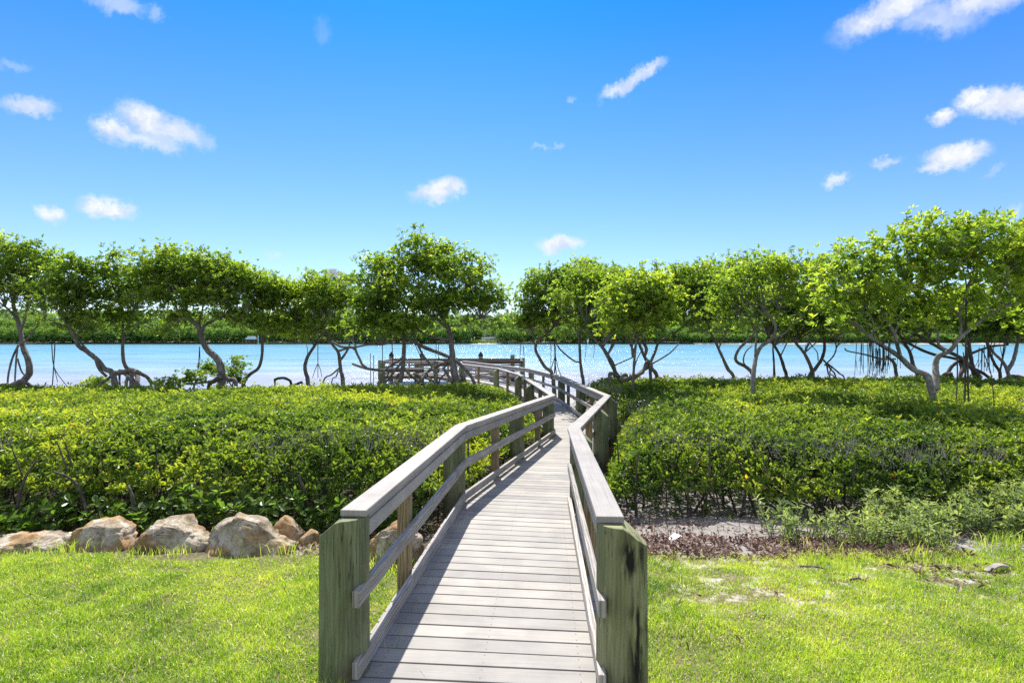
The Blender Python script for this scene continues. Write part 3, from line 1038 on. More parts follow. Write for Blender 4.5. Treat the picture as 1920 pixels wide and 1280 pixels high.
def strands(x0, x1, ytop, ylen, n, sway=4):
    out = []
    for _ in range(n):
        x = random.uniform(x0, x1); L = random.uniform(*ylen); s = random.uniform(-sway, sway)
        out.append(([(x, ytop + random.uniform(-4, 4)), (x + s * .4, ytop + L * .5), (x + s, ytop + L)], .7, .45))
        if random.random() < .45:
            out.append(([(x + s * .4, ytop + L * .5), (x + s + 5 * random.choice((-1, 1)), ytop + L * .85)], .5, .4))
    return out


mangrove('mangrove at the far left edge with a trunk bowing right and thin props', 19.0,
    [([(40, 722), (54, 702), (53, 677), (43, 650), (38, 620), (31, 593), (24, 570)], 7, 3.5), ([(38, 622), (46, 600), (52, 575)], 3, 1.5),
     ([(42, 645), (62, 622), (82, 590)], 2, 1), ([(30, 595), (10, 575), (-14, 560)], 2.5, 1.2)],
    [(8, 510, 62, 58), (62, 500, 50, 44), (30, 545, 70, 30), (-50, 530, 50, 55)],
    roots=[([(35, 646), (22, 675), (14, 718)], 2, 1.4), ([(33, 648), (30, 680), (28, 722)], 1.7, 1.3), ([(33, 672), (40, 695), (52, 718)], 1.5, 1.2),
           ([(44, 714), (20, 724), (-8, 730)], 6, 4), ([(44, 716), (56, 722), (62, 732)], 4, 3)],
    hang=[([(103, 645), (101, 680), (98, 727)], 1.0, .9), ([(97, 645), (102, 690), (128, 727)], .9, .7), ([(102, 690), (108, 716)], .7, .6)])
mangrove('mangrove leaning far left over its tangled prop roots, with thin top sprays', 17.3,
    [([(213, 706), (197, 692), (180, 672), (160, 657), (147, 648), (141, 632), (130, 612), (118, 595)], 6, 3), ([(200, 706), (185, 690), (178, 672), (160, 652), (150, 640)], 3.2, 2),
     ([(132, 618), (110, 607), (85, 597)], 2.4, 1.2), ([(130, 612), (140, 590), (150, 565)], 2.4, 1.2)],
    [(130, 535, 50, 50), (110, 570, 40, 34), (155, 560, 34, 44), (143, 497, 18, 20), (150, 600, 34, 16)], dens=.8, tint=.36,
    roots=[([(213, 700), (232, 698), (243, 708), (252, 724)], 6, 4), ([(228, 698), (250, 694), (258, 708), (256, 728)], 5, 4), ([(255, 696), (275, 706), (285, 718), (297, 725)], 4, 2),
           ([(278, 708), (283, 722)], 2, 1.4), ([(282, 714), (292, 726)], 2, 1.2), ([(213, 702), (200, 712), (186, 726)], 3, 2), ([(225, 692), (224, 710), (225, 728)], 2, 1.6),
           ([(212, 706), (214, 728)], 3, 2), ([(240, 704), (236, 728)], 3, 2)])
mangrove('mangrove with a thin straight upright trunk rising from the tangled roots', 18.2,
    [([(247, 703), (238, 690), (232, 678), (230, 655), (231, 625), (230, 595), (229, 570)], 4.5, 2.2), ([(231, 622), (245, 600), (252, 580)], 2, 1), ([(231, 640), (255, 612), (282, 612)], 1.2, .7)],
    [(222, 515, 44, 44), (258, 545, 42, 44), (212, 560, 38, 30), (240, 596, 34, 20)], dens=.9, tint=.38)
mangrove('broad twin domed mangrove on a thick S shaped trunk with flared foot', 17.6,
    [([(416, 716), (415, 695), (408, 674), (388, 654), (378, 632), (372, 612), (352, 594), (346, 570), (342, 545)], 8.5, 3.5), ([(376, 622), (386, 608), (398, 602), (418, 593), (440, 588), (462, 580)], 4, 1.6),
     ([(372, 614), (376, 595), (382, 570)], 3, 1.4), ([(352, 594), (335, 582), (318, 560)], 2.5, 1.2), ([(418, 594), (424, 575), (432, 560)], 2, 1)],
    [(300, 515, 50, 44), (345, 505, 56, 42), (395, 520, 60, 42), (440, 535, 46, 42), (330, 555, 64, 30), (420, 565, 56, 26), (320, 600, 34, 20), (455, 600, 26, 22)], tint=.44,
    roots=[([(414, 706), (402, 714), (392, 724)], 5, 4), ([(418, 704), (430, 712), (442, 718)], 5, 3), ([(392, 716), (360, 719), (336, 728)], 2.2, 1.8)],
    hang=[([(374, 650), (373, 672), (371, 692)], .9, .7), ([(374, 650), (375, 675), (372, 690)], .7, .5)])
mangrove('mangrove on a slim trunk curving like a hockey stick right of the small bush', 18.6,
    [([(456, 722), (466, 704), (484, 690), (491, 668), (492, 640), (492, 612), (486, 596)], 4, 2.2), ([(492, 612), (502, 596), (508, 575)], 1.8, 1), ([(492, 614), (480, 600), (470, 580)], 1.6, .9)],
    [(485, 545, 46, 42), (500, 575, 42, 34), (515, 560, 34, 44), (500, 615, 34, 20)], tint=.46, dens=.9)
mangrove('yellowish mangrove with low hanging leaves and a short trunk curving left', 19.6,
    [([(577, 716), (573, 698), (572, 685), (577, 668), (590, 648), (602, 628), (612, 610)], 4.5, 2.5), ([(590, 650), (580, 630), (565, 610)], 2, 1)],
    [(550, 560, 44, 40), (585, 555, 44, 38), (560, 600, 46, 28), (545, 632, 26, 16), (585, 622, 34, 20)], tint=.52, dens=.85,
    hang=[([(596, 640), (596, 665), (596, 683)], .8, .8), ([(596, 681), (590, 695), (586, 708)], .8, .6), ([(596, 681), (596, 708)], .7, .6), ([(596, 681), (601, 694), (603, 706)], .7, .6)])
mangrove('mangrove with a forked pale trunk just left of the dock', 18.6,
    [([(643, 716), (639, 695), (637, 678), (634, 660), (622, 644), (612, 628)], 4.5, 2.5), ([(638, 675), (648, 662), (654, 650), (660, 630)], 3, 1.4), ([(634, 658), (655, 652), (668, 650)], 2.5, 2)],
    [(610, 575, 48, 40), (640, 560, 44, 44), (625, 615, 46, 26), (600, 540, 34, 28)], tint=.46, dens=.9,
    roots=[([(636, 690), (622, 702), (606, 716)], 1.6, 1.2), ([(634, 695), (630, 706), (622, 716)], 1.2, 1)])
mangrove('tall central mangrove before the dock, arching limbs over a mass of prop roots', 15.8,
    [([(862, 730), (854, 708), (849, 683), (847, 652), (840, 615), (826, 590)], 9, 4), ([(750, 716), (755, 690), (757, 660), (758, 635), (757, 610), (762, 580)], 5.5, 3),
     ([(757, 618), (765, 634), (800, 653), (830, 664), (860, 680), (884, 707), (896, 736)], 4.5, 3.5), ([(661, 682), (672, 686), (690, 691), (720, 694), (760, 694), (790, 694)], 2.4, 4),
     ([(622, 640), (640, 650), (662, 652), (672, 668), (680, 684), (692, 692)], 2.4, 3), ([(661, 652), (690, 646), (720, 645), (745, 635)], 2, 2.4), ([(842, 638), (822, 634), (800, 628), (780, 614), (770, 600)], 3.4, 2.2),
     ([(840, 617), (830, 608), (822, 600)], 3, 3), ([(840, 612), (866, 608), (900, 596)], 1.8, 1), ([(762, 580), (742, 555), (722, 535)], 2.4, 1.2), ([(762, 582), (782, 540), (786, 500)], 2.4, 1.2), ([(826, 592), (850, 560), (880, 545)], 2.4, 1.2),
     ([(770, 612), (790, 660), (808, 685), (818, 700)], 2.8, 2.2)],
    [(785, 500, 70, 46), (715, 530, 50, 48), (860, 520, 64, 48), (905, 560, 46, 44), (700, 575, 44, 36), (770, 565, 84, 42), (850, 575, 70, 34), (778, 456, 26, 24), (700, 496, 22, 20), (826, 474, 24, 20), (690, 610, 40, 24), (760, 610, 56, 20)], tint=.44, leaf=.092,
    roots=[([(756, 676), (744, 690), (728, 712), (722, 724)], 2.6, 1.8), ([(753, 672), (738, 682), (722, 694), (712, 720)], 2.6, 1.6), ([(757, 690), (768, 702), (780, 712), (795, 724)], 2.8, 2), ([(847, 676), (820, 686), (795, 702), (776, 728)], 4, 2.4),
           ([(845, 680), (832, 690), (846, 712), (848, 728)], 3, 2.4), ([(800, 697), (790, 712), (774, 730)], 3, 2), ([(800, 700), (806, 716), (802, 732)], 2, 1.6), ([(850, 690), (836, 700), (822, 722)], 2.2, 1.6), ([(812, 690), (818, 712), (822, 728)], 2.2, 1.8),
           ([(750, 700), (742, 712), (746, 728)], 4, 3), ([(868, 712), (866, 700), (872, 722)], 4, 3), ([(730, 695), (724, 710), (716, 728)], 1.6, 1.2), ([(775, 700), (790, 706), (812, 714), (818, 726)], 2.6, 2)],
    hang=[([(717, 645), (717, 672), (716, 690)], .8, .7), ([(735, 645), (736, 672), (734, 700)], .9, .7), ([(818, 645), (817, 668), (814, 684)], .6, .5), ([(778, 645), (788, 668), (790, 682)], .8, .6), ([(822, 645), (822, 672), (819, 688)], .6, .5)])
mangrove('mangrove right beside the boardwalk whose trunk kinks left above the handrail', 20.3,
    [([(1036, 704), (1022, 688), (1012, 672), (1004, 654), (1010, 638), (1026, 626), (1040, 610)], 4.2, 2.4), ([(1005, 652), (1000, 638), (998, 620)], 1.4, .8)],
    [(1030, 545, 52, 44), (1005, 575, 36, 34), (1060, 560, 44, 44), (1035, 600, 52, 24), (985, 610, 26, 22), (1085, 525, 44, 34)], tint=.40, dens=1.0,
    hang=[([(976, 645), (975, 675), (974, 690)], .6, .5), ([(981, 645), (983, 680), (982, 700)], .6, .5), ([(1040, 640), (1041, 670), (1040, 700)], 1.6, 1.4), ([(1041, 668), (1034, 690), (1032, 704)], .9, .7), ([(1041, 665), (1046, 688), (1052, 704)], .9, .7), ([(1033, 645), (1033, 676), (1032, 698)], .7, .5), ([(1040, 672), (1044, 704)], .9, .7)])
mangrove('mangrove with a slender upright trunk and one side branch sweeping low to the left', 17.6,
    [([(1094, 722), (1091, 700), (1088, 676), (1087, 650), (1086, 625), (1090, 600)], 3.8, 2.2), ([(1089, 680), (1076, 676), (1060, 664), (1048, 652), (1042, 640)], 1.8, 1.6)],
    [(1105, 530, 48, 34), (1085, 565, 44, 34), (1125, 560, 40, 34), (1095, 600, 40, 20), (1108, 512, 26, 20)], tint=.40, dens=.95,
    hang=[([(1099, 645), (1098, 662), (1096, 676)], .5, .4), ([(1115, 645), (1114, 660), (1112, 672)], .5, .4)])
mangrove('mangrove on two parallel stems leaning left with gnarled stumps at the foot', 16.6,
    [([(1165, 722), (1153, 696), (1142, 674), (1130, 652), (1114, 634), (1100, 610)], 4.5, 2.4), ([(1156, 700), (1150, 680), (1140, 664), (1130, 648)], 2.4, 1.6), ([(1152, 685), (1168, 678), (1186, 670)], 1.6, 1.2)],
    [(1140, 555, 48, 36), (1165, 575, 44, 34), (1130, 600, 44, 22), (1150, 530, 40, 26)], tint=.40, dens=.95,
    roots=[([(1156, 705), (1146, 700), (1142, 712)], 3.5, 2.5), ([(1162, 712), (1172, 702), (1176, 716)], 3.5, 2.5), ([(1164, 714), (1188, 706), (1204, 698), (1218, 682)], 4.4, 3)])
mangrove('bright mangrove with a pole straight pale trunk in front of the crossed stems', 14.2,
    [([(1187, 730), (1188, 700), (1190, 668), (1193, 640), (1197, 612), (1200, 590)], 3.2, 2), ([(1190, 660), (1178, 640), (1165, 618)], 2.4, 1.2), ([(1193, 640), (1206, 618), (1220, 596)], 2, 1), ([(1189, 690), (1196, 670), (1206, 652)], 1.4, .9)],
    [(1195, 550, 62, 34), (1160, 570, 44, 32), (1230, 565, 44, 34), (1195, 590, 62, 24), (1200, 535, 48, 20)], tint=.54, dens=1.0)
mangrove('mangrove of crossed stems with one long branch rising far to the right', 17.2,
    [([(1233, 712), (1222, 690), (1208, 668), (1200, 648), (1190, 628), (1175, 610)], 4.5, 2), ([(1218, 684), (1228, 660), (1236, 642), (1262, 626), (1288, 606), (1308, 590), (1313, 566)], 3.4, 1.5), ([(1219, 684), (1240, 672), (1258, 660), (1273, 644)], 2, 1.2),
     ([(1208, 668), (1212, 655), (1206, 640), (1203, 628)], 4, 3), ([(1236, 644), (1244, 620), (1250, 600)], 2, 1)],
    [(1275, 530, 56, 36), (1300, 555, 48, 34), (1245, 545, 40, 34), (1270, 575, 52, 24), (1225, 600, 36, 20)], tint=.40, dens=.9,
    roots=[([(1222, 684), (1206, 694), (1192, 706), (1182, 720)], 3.6, 3.4), ([(1228, 700), (1236, 708), (1240, 718)], 3, 2.4)])
mangrove('mangrove whose slim trunk leans left and carries the low dip in the tree line', 18.2,
    [([(1378, 714), (1364, 690), (1352, 664), (1342, 642), (1333, 624), (1328, 604)], 4, 2), ([(1348, 652), (1356, 634), (1365, 618)], 1.6, .9)],
    [(1310, 525, 46, 34), (1345, 530, 44, 36), (1330, 560, 48, 30), (1340, 595, 40, 20), (1380, 520, 44, 34)], tint=.40, dens=.95)
mangrove('mangrove with a trunk bent like an elbow left of the speckled tree', 18.0,
    [([(1414, 712), (1402, 690), (1384, 680), (1379, 670), (1386, 654), (1400, 640), (1414, 624), (1424, 600)], 4.2, 2), ([(1402, 690), (1394, 678), (1398, 660), (1410, 648)], 2, 1.2)],
    [(1415, 515, 50, 34), (1440, 530, 46, 36), (1400, 560, 44, 30)], tint=.40, dens=.9)
mangrove('speckled mangrove standing forward in the right hedge with bare silvery twigs', 12.7,
    [([(1412, 744), (1412, 715), (1414, 690), (1418, 668), (1427, 650), (1449, 634), (1454, 618), (1452, 604), (1438, 586), (1425, 570)], 5.5, 2), ([(1416, 668), (1417, 645), (1419, 622), (1408, 600), (1398, 586)], 2.6, 1.4), ([(1450, 634), (1472, 624), (1490, 604), (1506, 592)], 2.4, 1.2),
     ([(1419, 622), (1428, 606), (1432, 590)], 1.6, 1), ([(1452, 604), (1462, 580), (1470, 560)], 1.8, 1)],
    [(1440, 510, 70, 32), (1385, 540, 50, 36), (1490, 525, 60, 40), (1440, 555, 80, 36), (1500, 570, 40, 26), (1375, 585, 34, 22)], tint=.50, dens=.66, leaf=.085, bark=M_BARKL, twig=1.25)
mangrove('short dark trunked mangrove behind the speckled tree, knobbly stem', 18.8,
    [([(1475, 712), (1470, 690), (1463, 668), (1452, 648), (1440, 630)], 3.8, 2.4), ([(1452, 708), (1451, 680), (1449, 650)], 2.6, 1.8)],
    [(1470, 560, 48, 36), (1440, 585, 44, 28), (1490, 590, 40, 26)], tint=.30, dens=.9, bark=M_BARKD)
mangrove('mangrove with a smooth trunk arcing from the hedge up to the left', 18.6,
    [([(1525, 712), (1521, 690), (1508, 662), (1490, 640), (1478, 620)], 4.2, 2.4)],
    [(1505, 560, 48, 38), (1530, 580, 44, 34), (1480, 600, 40, 22)], tint=.30, dens=.9, bark=M_BARK)
mangrove('mangrove with a dark trunk sweeping up right above a fan of prop roots', 18.0,
    [([(1516, 712), (1528, 692), (1540, 674), (1546, 652), (1544, 625), (1542, 600)], 4.4, 2.2), ([(1546, 685), (1562, 668), (1568, 652), (1564, 636), (1556, 624)], 1.6, 1.2), ([(1534, 676), (1532, 660), (1522, 648)], 1.2, .8)],
    [(1560, 560, 48, 38), (1540, 595, 46, 26), (1590, 580, 44, 34)], tint=.32, dens=.9, bark=M_BARKD,
    roots=[([(1544, 674), (1556, 690), (1568, 712)], 1.6, 1.2), ([(1544, 676), (1560, 688), (1574, 700), (1584, 714)], 1.6, 1.2), ([(1550, 684), (1553, 700), (1556, 714)], 1.4, 1.1), ([(1560, 686), (1556, 700), (1566, 714)], 1.2, 1)])
mangrove('big spreading mangrove at right with a forked pale grey trunk leaning left', 10.4,
    [([(1754, 772), (1750, 748), (1744, 722), (1738, 704), (1712, 692), (1686, 668), (1658, 650), (1634, 634), (1626, 628)], 8.5, 3.4), ([(1752, 730), (1755, 706), (1754, 686), (1760, 668), (1781, 657), (1799, 634), (1828, 610), (1858, 588), (1890, 573), (1916, 566)], 7.5, 1.8),
     ([(1688, 668), (1682, 645), (1676, 624), (1664, 604), (1652, 592)], 4.2, 2.6), ([(1632, 632), (1638, 612), (1632, 592), (1618, 584)], 2.6, 1.6), ([(1676, 625), (1686, 606), (1692, 590)], 3, 1.4), ([(1800, 632), (1802, 606), (1798, 592), (1786, 578)], 3.2, 2), ([(1782, 660), (1760, 646), (1758, 622), (1746, 608)], 3.4, 2),
     ([(1652, 594), (1630, 570), (1608, 550)], 2, 1), ([(1692, 590), (1720, 550), (1740, 500)], 2.4, 1), ([(1798, 592), (1812, 540), (1800, 480)], 2.2, 1), ([(1858, 588), (1880, 540), (1890, 500)], 2, 1), ([(1786, 578), (1740, 545), (1700, 530)], 2, 1),
     ([(1584, 653), (1590, 658), (1620, 664), (1650, 672), (1680, 673)], 1.4, 2.2)],
    [(1780, 468, 100, 48), (1735, 450, 70, 36), (1845, 468, 84, 46), (1890, 500, 70, 56), (1640, 500, 84, 40), (1580, 520, 64, 46), (1700, 510, 80, 46), (1790, 520, 90, 46), (1880, 560, 70, 40), (1640, 560, 76, 34), (1760, 575, 80, 30), (1590, 575, 46, 26), (1806, 428, 44, 24), (1950, 530, 70, 70)], tint=.52, dens=.58, leaf=.094, bark=M_BARKL, twig=1.35,
    hang=strands(1606, 1690, 640, (40, 66), 26) + strands(1640, 1662, 655, (40, 52), 12, 3) + [([(1795, 645), (1795, 700), (1793, 765)], 1.3, 1.1), ([(1812, 560), (1811, 660), (1808, 772)], 1.8, 1.4), ([(1813, 650), (1815, 712), (1816, 770)], 1.8, 1.5), ([(1806, 660), (1810, 720), (1809, 768)], 1, .9), ([(1842, 655), (1858, 700), (1864, 760)], 1, .8)])
mangrove('crooked dark mangrove seen through the fork of the big pale tree', 17.4,
    [([(1722, 712), (1712, 684), (1706, 660), (1694, 640), (1682, 620)], 4.4, 2.4), ([(1682, 716), (1680, 700), (1676, 680), (1662, 668)], 4, 3), ([(1692, 636), (1720, 652), (1750, 664), (1790, 672), (1818, 682), (1840, 708)], 3, 3.2)],
    [(1660, 600, 50, 30), (1700, 605, 50, 28), (1640, 570, 50, 34)], tint=.25, dens=1.0, bark=M_BARKD)
mangrove('dark mangrove leaning left with stumpy limbs right of the big forked trunk', 17.0,
    [([(1836, 714), (1822, 690), (1800, 670), (1770, 656), (1740, 640), (1716, 626)], 5, 3), ([(1830, 712), (1824, 690), (1820, 668), (1816, 640), (1812, 610)], 5, 3), ([(1776, 706), (1782, 690), (1796, 678), (1818, 664), (1856, 650), (1890, 646)], 4, 2)],
    [(1770, 600, 60, 30), (1820, 600, 56, 34), (1800, 570, 50, 34), (1850, 620, 40, 22)], tint=.25, dens=1.0, bark=M_BARKD,
    roots=[([(1822, 690), (1844, 700), (1862, 714), (1874, 722)], 3, 2), ([(1800, 672), (1804, 692), (1800, 712)], 4, 3), ([(1776, 700), (1764, 708), (1756, 716)], 4, 3), ([(1782, 700), (1786, 712), (1790, 722)], 4, 3)], hang=strands(1834, 1862, 650, (36, 54), 9))
mangrove('mangrove with a wavy trunk near the right edge of the shore', 17.6,
    [([(1876, 716), (1874, 696), (1866, 684), (1856, 662), (1850, 640), (1846, 615)], 3.6, 2), ([(1874, 700), (1880, 672), (1883, 645)], 2, 1.4)],
    [(1860, 600, 50, 34), (1890, 590, 44, 36)], tint=.27, dens=1.0, bark=M_BARKD)
mangrove('rightmost mangrove of the shore, its pale stem forking low', 17.0,
    [([(1892, 718), (1889, 696), (1880, 678), (1862, 660), (1850, 640)], 4, 2.2), ([(1889, 694), (1898, 680), (1904, 662), (1908, 640), (1912, 610)], 4.4, 2.6)],
    [(1920, 590, 60, 40), (1890, 615, 44, 24), (1960, 560, 60, 50)], tint=.30, dens=1.0, bark=M_BARK,
    roots=[([(1896, 712), (1910, 716), (1930, 722)], 5, 4)])

# low mangrove bushes at the far edge of the left hedge
for lab, Y, cx, top, bl, tn in (
        ('round glossy mangrove bush growing behind the S shaped trunk', 18.4, 435, 670, [(446, 684, 18, 18), (430, 702, 24, 16), (398, 698, 16, 20), (440, 715, 20, 12)], .30),
        ('low pale green mangrove bush left of the S shaped trunk', 16.8, 335, 712, [(335, 716, 24, 10), (322, 722, 22, 8)], .46),
        ('thin young mangrove shoots beside the flared trunk', 16.8, 364, 704, [(353, 702, 7, 8), (368, 704, 9, 10), (372, 716, 12, 10)], .46),
        ('small mangrove tuft poking up behind the tangled roots', 17.9, 190, 716, [(186, 716, 16, 9), (200, 722, 20, 8), (166, 724, 12, 8)], .48)):
    mangrove(lab, Y, [([(cx, 730), (cx + 2, 716), (cx + 4, top)], 2, .8), ([(cx, 724), (cx - 10, 708), (cx - 18, top + 8)], 1.4, .7)], bl, group='low mangrove bushes by the shore', dens=1.5, leaf=.075, mink=3, sgk=.65, tint=tn, name='mangrove_bush', cat='bush')

# driftwood limbs lying on the shore
for lab, Y, pts, r in (('dark arched fallen branch lying behind the hedge left of the dock', 18.2, [(515, 712), (522, 709), (534, 709), (544, 714), (548, 722), (566, 716)], 2.4),
                       ('thick dark fallen log lying at the foot of the rightmost mangrove', 17.4, [(1884, 712), (1896, 706), (1912, 708), (1934, 716)], 4.5)):
    P = poly3(pts, Y)
    P[:, 2] -= .0
    m = MB(); m.tube(P, np.full(len(P), r * Y / F), 8, .15)
    for q in (P[0], P[-1]):
        m.tube([q, (q[0] + .1, q[1] + .05, float(ground_z(q[0], q[1])) - .05)], [r * Y / F * .7, r * Y / F * .5], 6, .1)
    tag(m.build('fallen_branch', M_BARKD, smooth=True), lab, 'branch', 'fallen branches on the shore')


# ------------------------------------------------------------------ clipped mangrove hedges
def edge_x(P, Y):
    return np.interp(Y, P[:, 1], P[:, 0])


def hedge_left(X, Y):
    """distance inside the left hedge (m) and its height"""
    front = 6.15 + .35 * (fnoise(X, 0 * X, .8, 1) - .5) * 2 - .15 * np.clip((X + 3) / 3, 0, 1)
    far = np.where(X < -6.2, 16.3, 17.2) + (fnoise(X, 0 * X, .5, 2) - .5) * 1.2
    ex = edge_x(LP[:5], Y) - .34
    d = np.minimum(np.minimum(Y - front, far - Y), ex - X)
    h = np.interp(Y, [5.9, 8, 12, 17], [.68, .62, .53, .42]) + (fnoise(X, Y, .6, 6) - .5) * .30 + (fnoise(X, Y, 1.6, 7) - .5) * .15 + (vnoise(X, Y, 5.5, 8) - .5) * .11
    h = np.where(X > -1.2, h - .10 * np.clip((X + 1.2) / .8, 0, 1), h)
    return d, h


def hedge_right(X, Y):
    front = np.interp(X, [1, 2.2, 4, 6, 8, 14], [6.85, 6.85, 6.6, 6.35, 6.2, 6.2]) + .45 * (fnoise(X, 0 * X, .9, 11) - .5) * 2
    far = 18.2 + (fnoise(X, 0 * X, .5, 12) - .5) * 1.2
    ex = edge_x(RP[:4], Y) + .42
    d = np.minimum(np.minimum(Y - front, far - Y), X - ex)
    h = np.interp(Y, [6.5, 8, 12, 18], [.52, .56, .58, .59]) + (fnoise(X, Y, .6, 16) - .5) * .30 + (fnoise(X, Y, 1.6, 17) - .5) * .15 + (vnoise(X, Y, 5.5, 18) - .5) * .11
    return d, h


def build_hedge(label, fn, xr, yr, bright, lowk=.10):
    base = ((xr[0] + xr[1]) / 2, yr[0] + 1, -.5)
    root_o = empty('mangrove_hedge', base)
    tag(root_o, label, 'hedge', 'clipped mangrove hedges beside the boardwalk')
    fm = MB()
    # canopy and sides, in depth bands so near leaves are the fine ones
    for (ya, yb, per, fine, leaf) in ((yr[0], 8.2, 620, True, .066), (8.2, 11.0, 430, True, .070), (11.0, 14.0, 250, False, .082), (14.0, 19.0, 190, False, .090)):
        xa, xb = max(xr[0], -1.02 * yb - 1.5), min(xr[1], 1.02 * yb + 1.5)
        n = int((xb - xa) * (yb - ya) * per)
        X = rng.uniform(xa, xb, n); Y = rng.uniform(ya, yb, n)
        d, h = fn(X, Y)
        ok = d > -.05
        X, Y, d, h = X[ok], Y[ok], d[ok], h[ok]
        gz = ground_z(X, Y)
        sh = 1 - np.exp(-(np.maximum(d, 0) + .05) / .30)
        top = gz + (h - gz) * (.36 + .64 * sh)
        dep = np.abs(rng.normal(0, .085, len(X))) + np.where(rng.random(len(X)) < .22, rng.random(len(X)) ** 1.5 * .5, 0)
        face = d < .55
        fill = face & (rng.random(len(X)) < .55)
        # leafy front and sides: thick above, ragged and open below
        zlow = gz + (h - gz) * np.clip(lowk + .95 * fnoise(X * 1.0, Y * .4, 1.3, 23), .05, .9)
        zf = zlow + (top - zlow) * rng.random(len(X)) ** .6
        sprig = (rng.random(len(X)) < .03) & ~fill
        Z = np.where(fill, zf, np.where(sprig, top + rng.random(len(X)) * .11, top - dep))
        C = np.stack([X, Y, Z], 1)
        ax = np.zeros_like(C); ax[:, 2] = 1.0
        e = .12
        dx = fn(X + e, Y)[0] - d; dy = fn(X, Y + e)[0] - d
        sideways = np.stack([-dx / e, -dy / e, 0 * dx], 1)
        ax = ax * np.where(face, .55, 1.0)[:, None] + sideways * np.where(face, .7, 0)[:, None] + rng.normal(0, .36, C.shape)
        br = fnoise(X, Y, .55, bright) + .5 * (fnoise(X, Y, 2.2, bright + 2) - .5)
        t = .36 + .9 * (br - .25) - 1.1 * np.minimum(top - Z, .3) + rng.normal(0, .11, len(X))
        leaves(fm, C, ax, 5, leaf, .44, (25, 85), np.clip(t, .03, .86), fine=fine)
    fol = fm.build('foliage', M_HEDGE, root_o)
    # stems and bare branches under the leaves
    sm = MB()
    n = 0
    while n < 430:
        x = random.uniform(max(xr[0], -11), min(xr[1], 11)); y = yr[0] + random.random() ** 1.8 * 8
        d, h = fn(np.array([x]), np.array([y]))
        if d[0] < .08: continue
        n += 1
        g_ = float(ground_z(x, y)); hh = float(h[0])
        lean = random.uniform(-.35, .35)
        p0 = np.array([x, y, g_ - .05]); p2 = np.array([x + lean, y + random.uniform(-.25, .15), g_ + (hh - g_) * random.uniform(.7, .95)])
        p1 = (p0 + p2) / 2 + np.array([random.uniform(-.12, .12), random.uniform(-.1, .1), 0])
        r = random.uniform(.006, .022)
        sm.tube([p0, p1, p2], [r, r * .8, r * .45], 5, .15, cap=False, smooth_n=3)
        if random.random() < .6:
            q = p1 + np.array([random.uniform(-.45, .45), random.uniform(-.3, .2), random.uniform(.05, .35)])
            sm.tube([p1, (p1 + q) / 2 + np.array([0, 0, -.04]), q], [r * .7, r * .5, r * .3], 4, .1, cap=False, smooth_n=3)
        if random.random() < .4:
            q = p1 + np.array([random.uniform(-.3, .3), random.uniform(-.3, .1), 0]); q[2] = g_ - .05
            sm.tube([p1, (p1 + q) / 2 + np.array([(q[0] - p1[0]) * .3, 0, .08]), q], [r * .6, r * .5, r * .5], 4, .1, cap=False, smooth_n=4)
    tg = MB()
    # fine grey twigs standing through the clipped top
    k = 0
    while k < 9000:
        y = yr[0] + random.random() ** 1.5 * 12.5; x = random.uniform(max(xr[0], -1.0 * y - 1), min(xr[1], 1.0 * y + 1))
        d, h = fn(np.array([x]), np.array([y]))
        k += 1
        if d[0] < .12 or fnoise(x, y, .7, 55) < .45: continue
        z1 = float(h[0]) + random.uniform(-.05, .06)
        q = np.array([x + random.uniform(-.12, .12), y + random.uniform(-.12, .12), z1])
        tg.tube([(x, y, z1 - random.uniform(.10, .22)), q], [.0045, .002], 3, 0, cap=False, smooth_n=1)
    tag(tg.build('twigs', M_BARKL, root_o, smooth=True), kind='stuff')
    tag(sm.build('stems', M_BARKD, root_o, smooth=True), kind='stuff')
    return root_o


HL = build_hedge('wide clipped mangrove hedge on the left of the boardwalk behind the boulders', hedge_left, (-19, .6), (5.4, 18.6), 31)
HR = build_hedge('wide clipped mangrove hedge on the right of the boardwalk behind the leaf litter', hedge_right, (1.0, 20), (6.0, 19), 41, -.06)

# grey limbs showing in the front of each hedge
for Y, pts, r0, r1 in ((6.05, [(165, 968), (158, 940), (148, 915), (128, 895), (100, 884)], 4, 2), (6.1, [(250, 960), (248, 930), (240, 910)], 4, 2), (6.0, [(30, 960), (45, 900), (70, 862)], 3, 2), (6.1, [(580, 960), (572, 925), (560, 890)], 3, 2)):
    lm = MB(); lm.tube(poly3(pts, Y, wob=.06), np.linspace(r0, r1, len(pts)) * Y / F, 7, .15)
    lm.build('branch', M_BARKD, HL, smooth=True)
for Y, pts, r0, r1 in ((7.2, [(1785, 912), (1776, 900), (1776, 870), (1774, 846), (1790, 842), (1830, 868), (1880, 895), (1930, 900)], 3.2, 2.2), (7.2, [(1775, 850), (1745, 862), (1730, 876)], 3, 2), (7.1, [(1728, 960), (1722, 930), (1706, 914), (1690, 912)], 2.4, 2), (7.1, [(1674, 954), (1690, 930), (1702, 914)], 2.4, 2),
                       (7.2, [(1838, 912), (1839, 890), (1842, 874)], 3.5, 3), (7.4, [(1560, 895), (1600, 880), (1650, 892)], 2, 1.2), (7.3, [(1880, 870), (1840, 862), (1800, 846)], 2.5, 2), (7.6, [(1470, 955), (1478, 920), (1490, 885)], 2, 1.2), (7.6, [(1500, 958), (1494, 920), (1484, 890)], 2, 1.2),
                       (7.4, [(1540, 870), (1575, 850), (1620, 856)], 2, 1.2), (7.3, [(1690, 900), (1730, 872), (1775, 850), (1830, 840)], 2.5, 1.5)):
    lm = MB(); lm.tube(poly3(pts, Y, wob=.06), np.linspace(r0, r1, len(pts)) * Y / F, 7, .15)
    lm.build('branch', M_BARKL, HR, smooth=True)

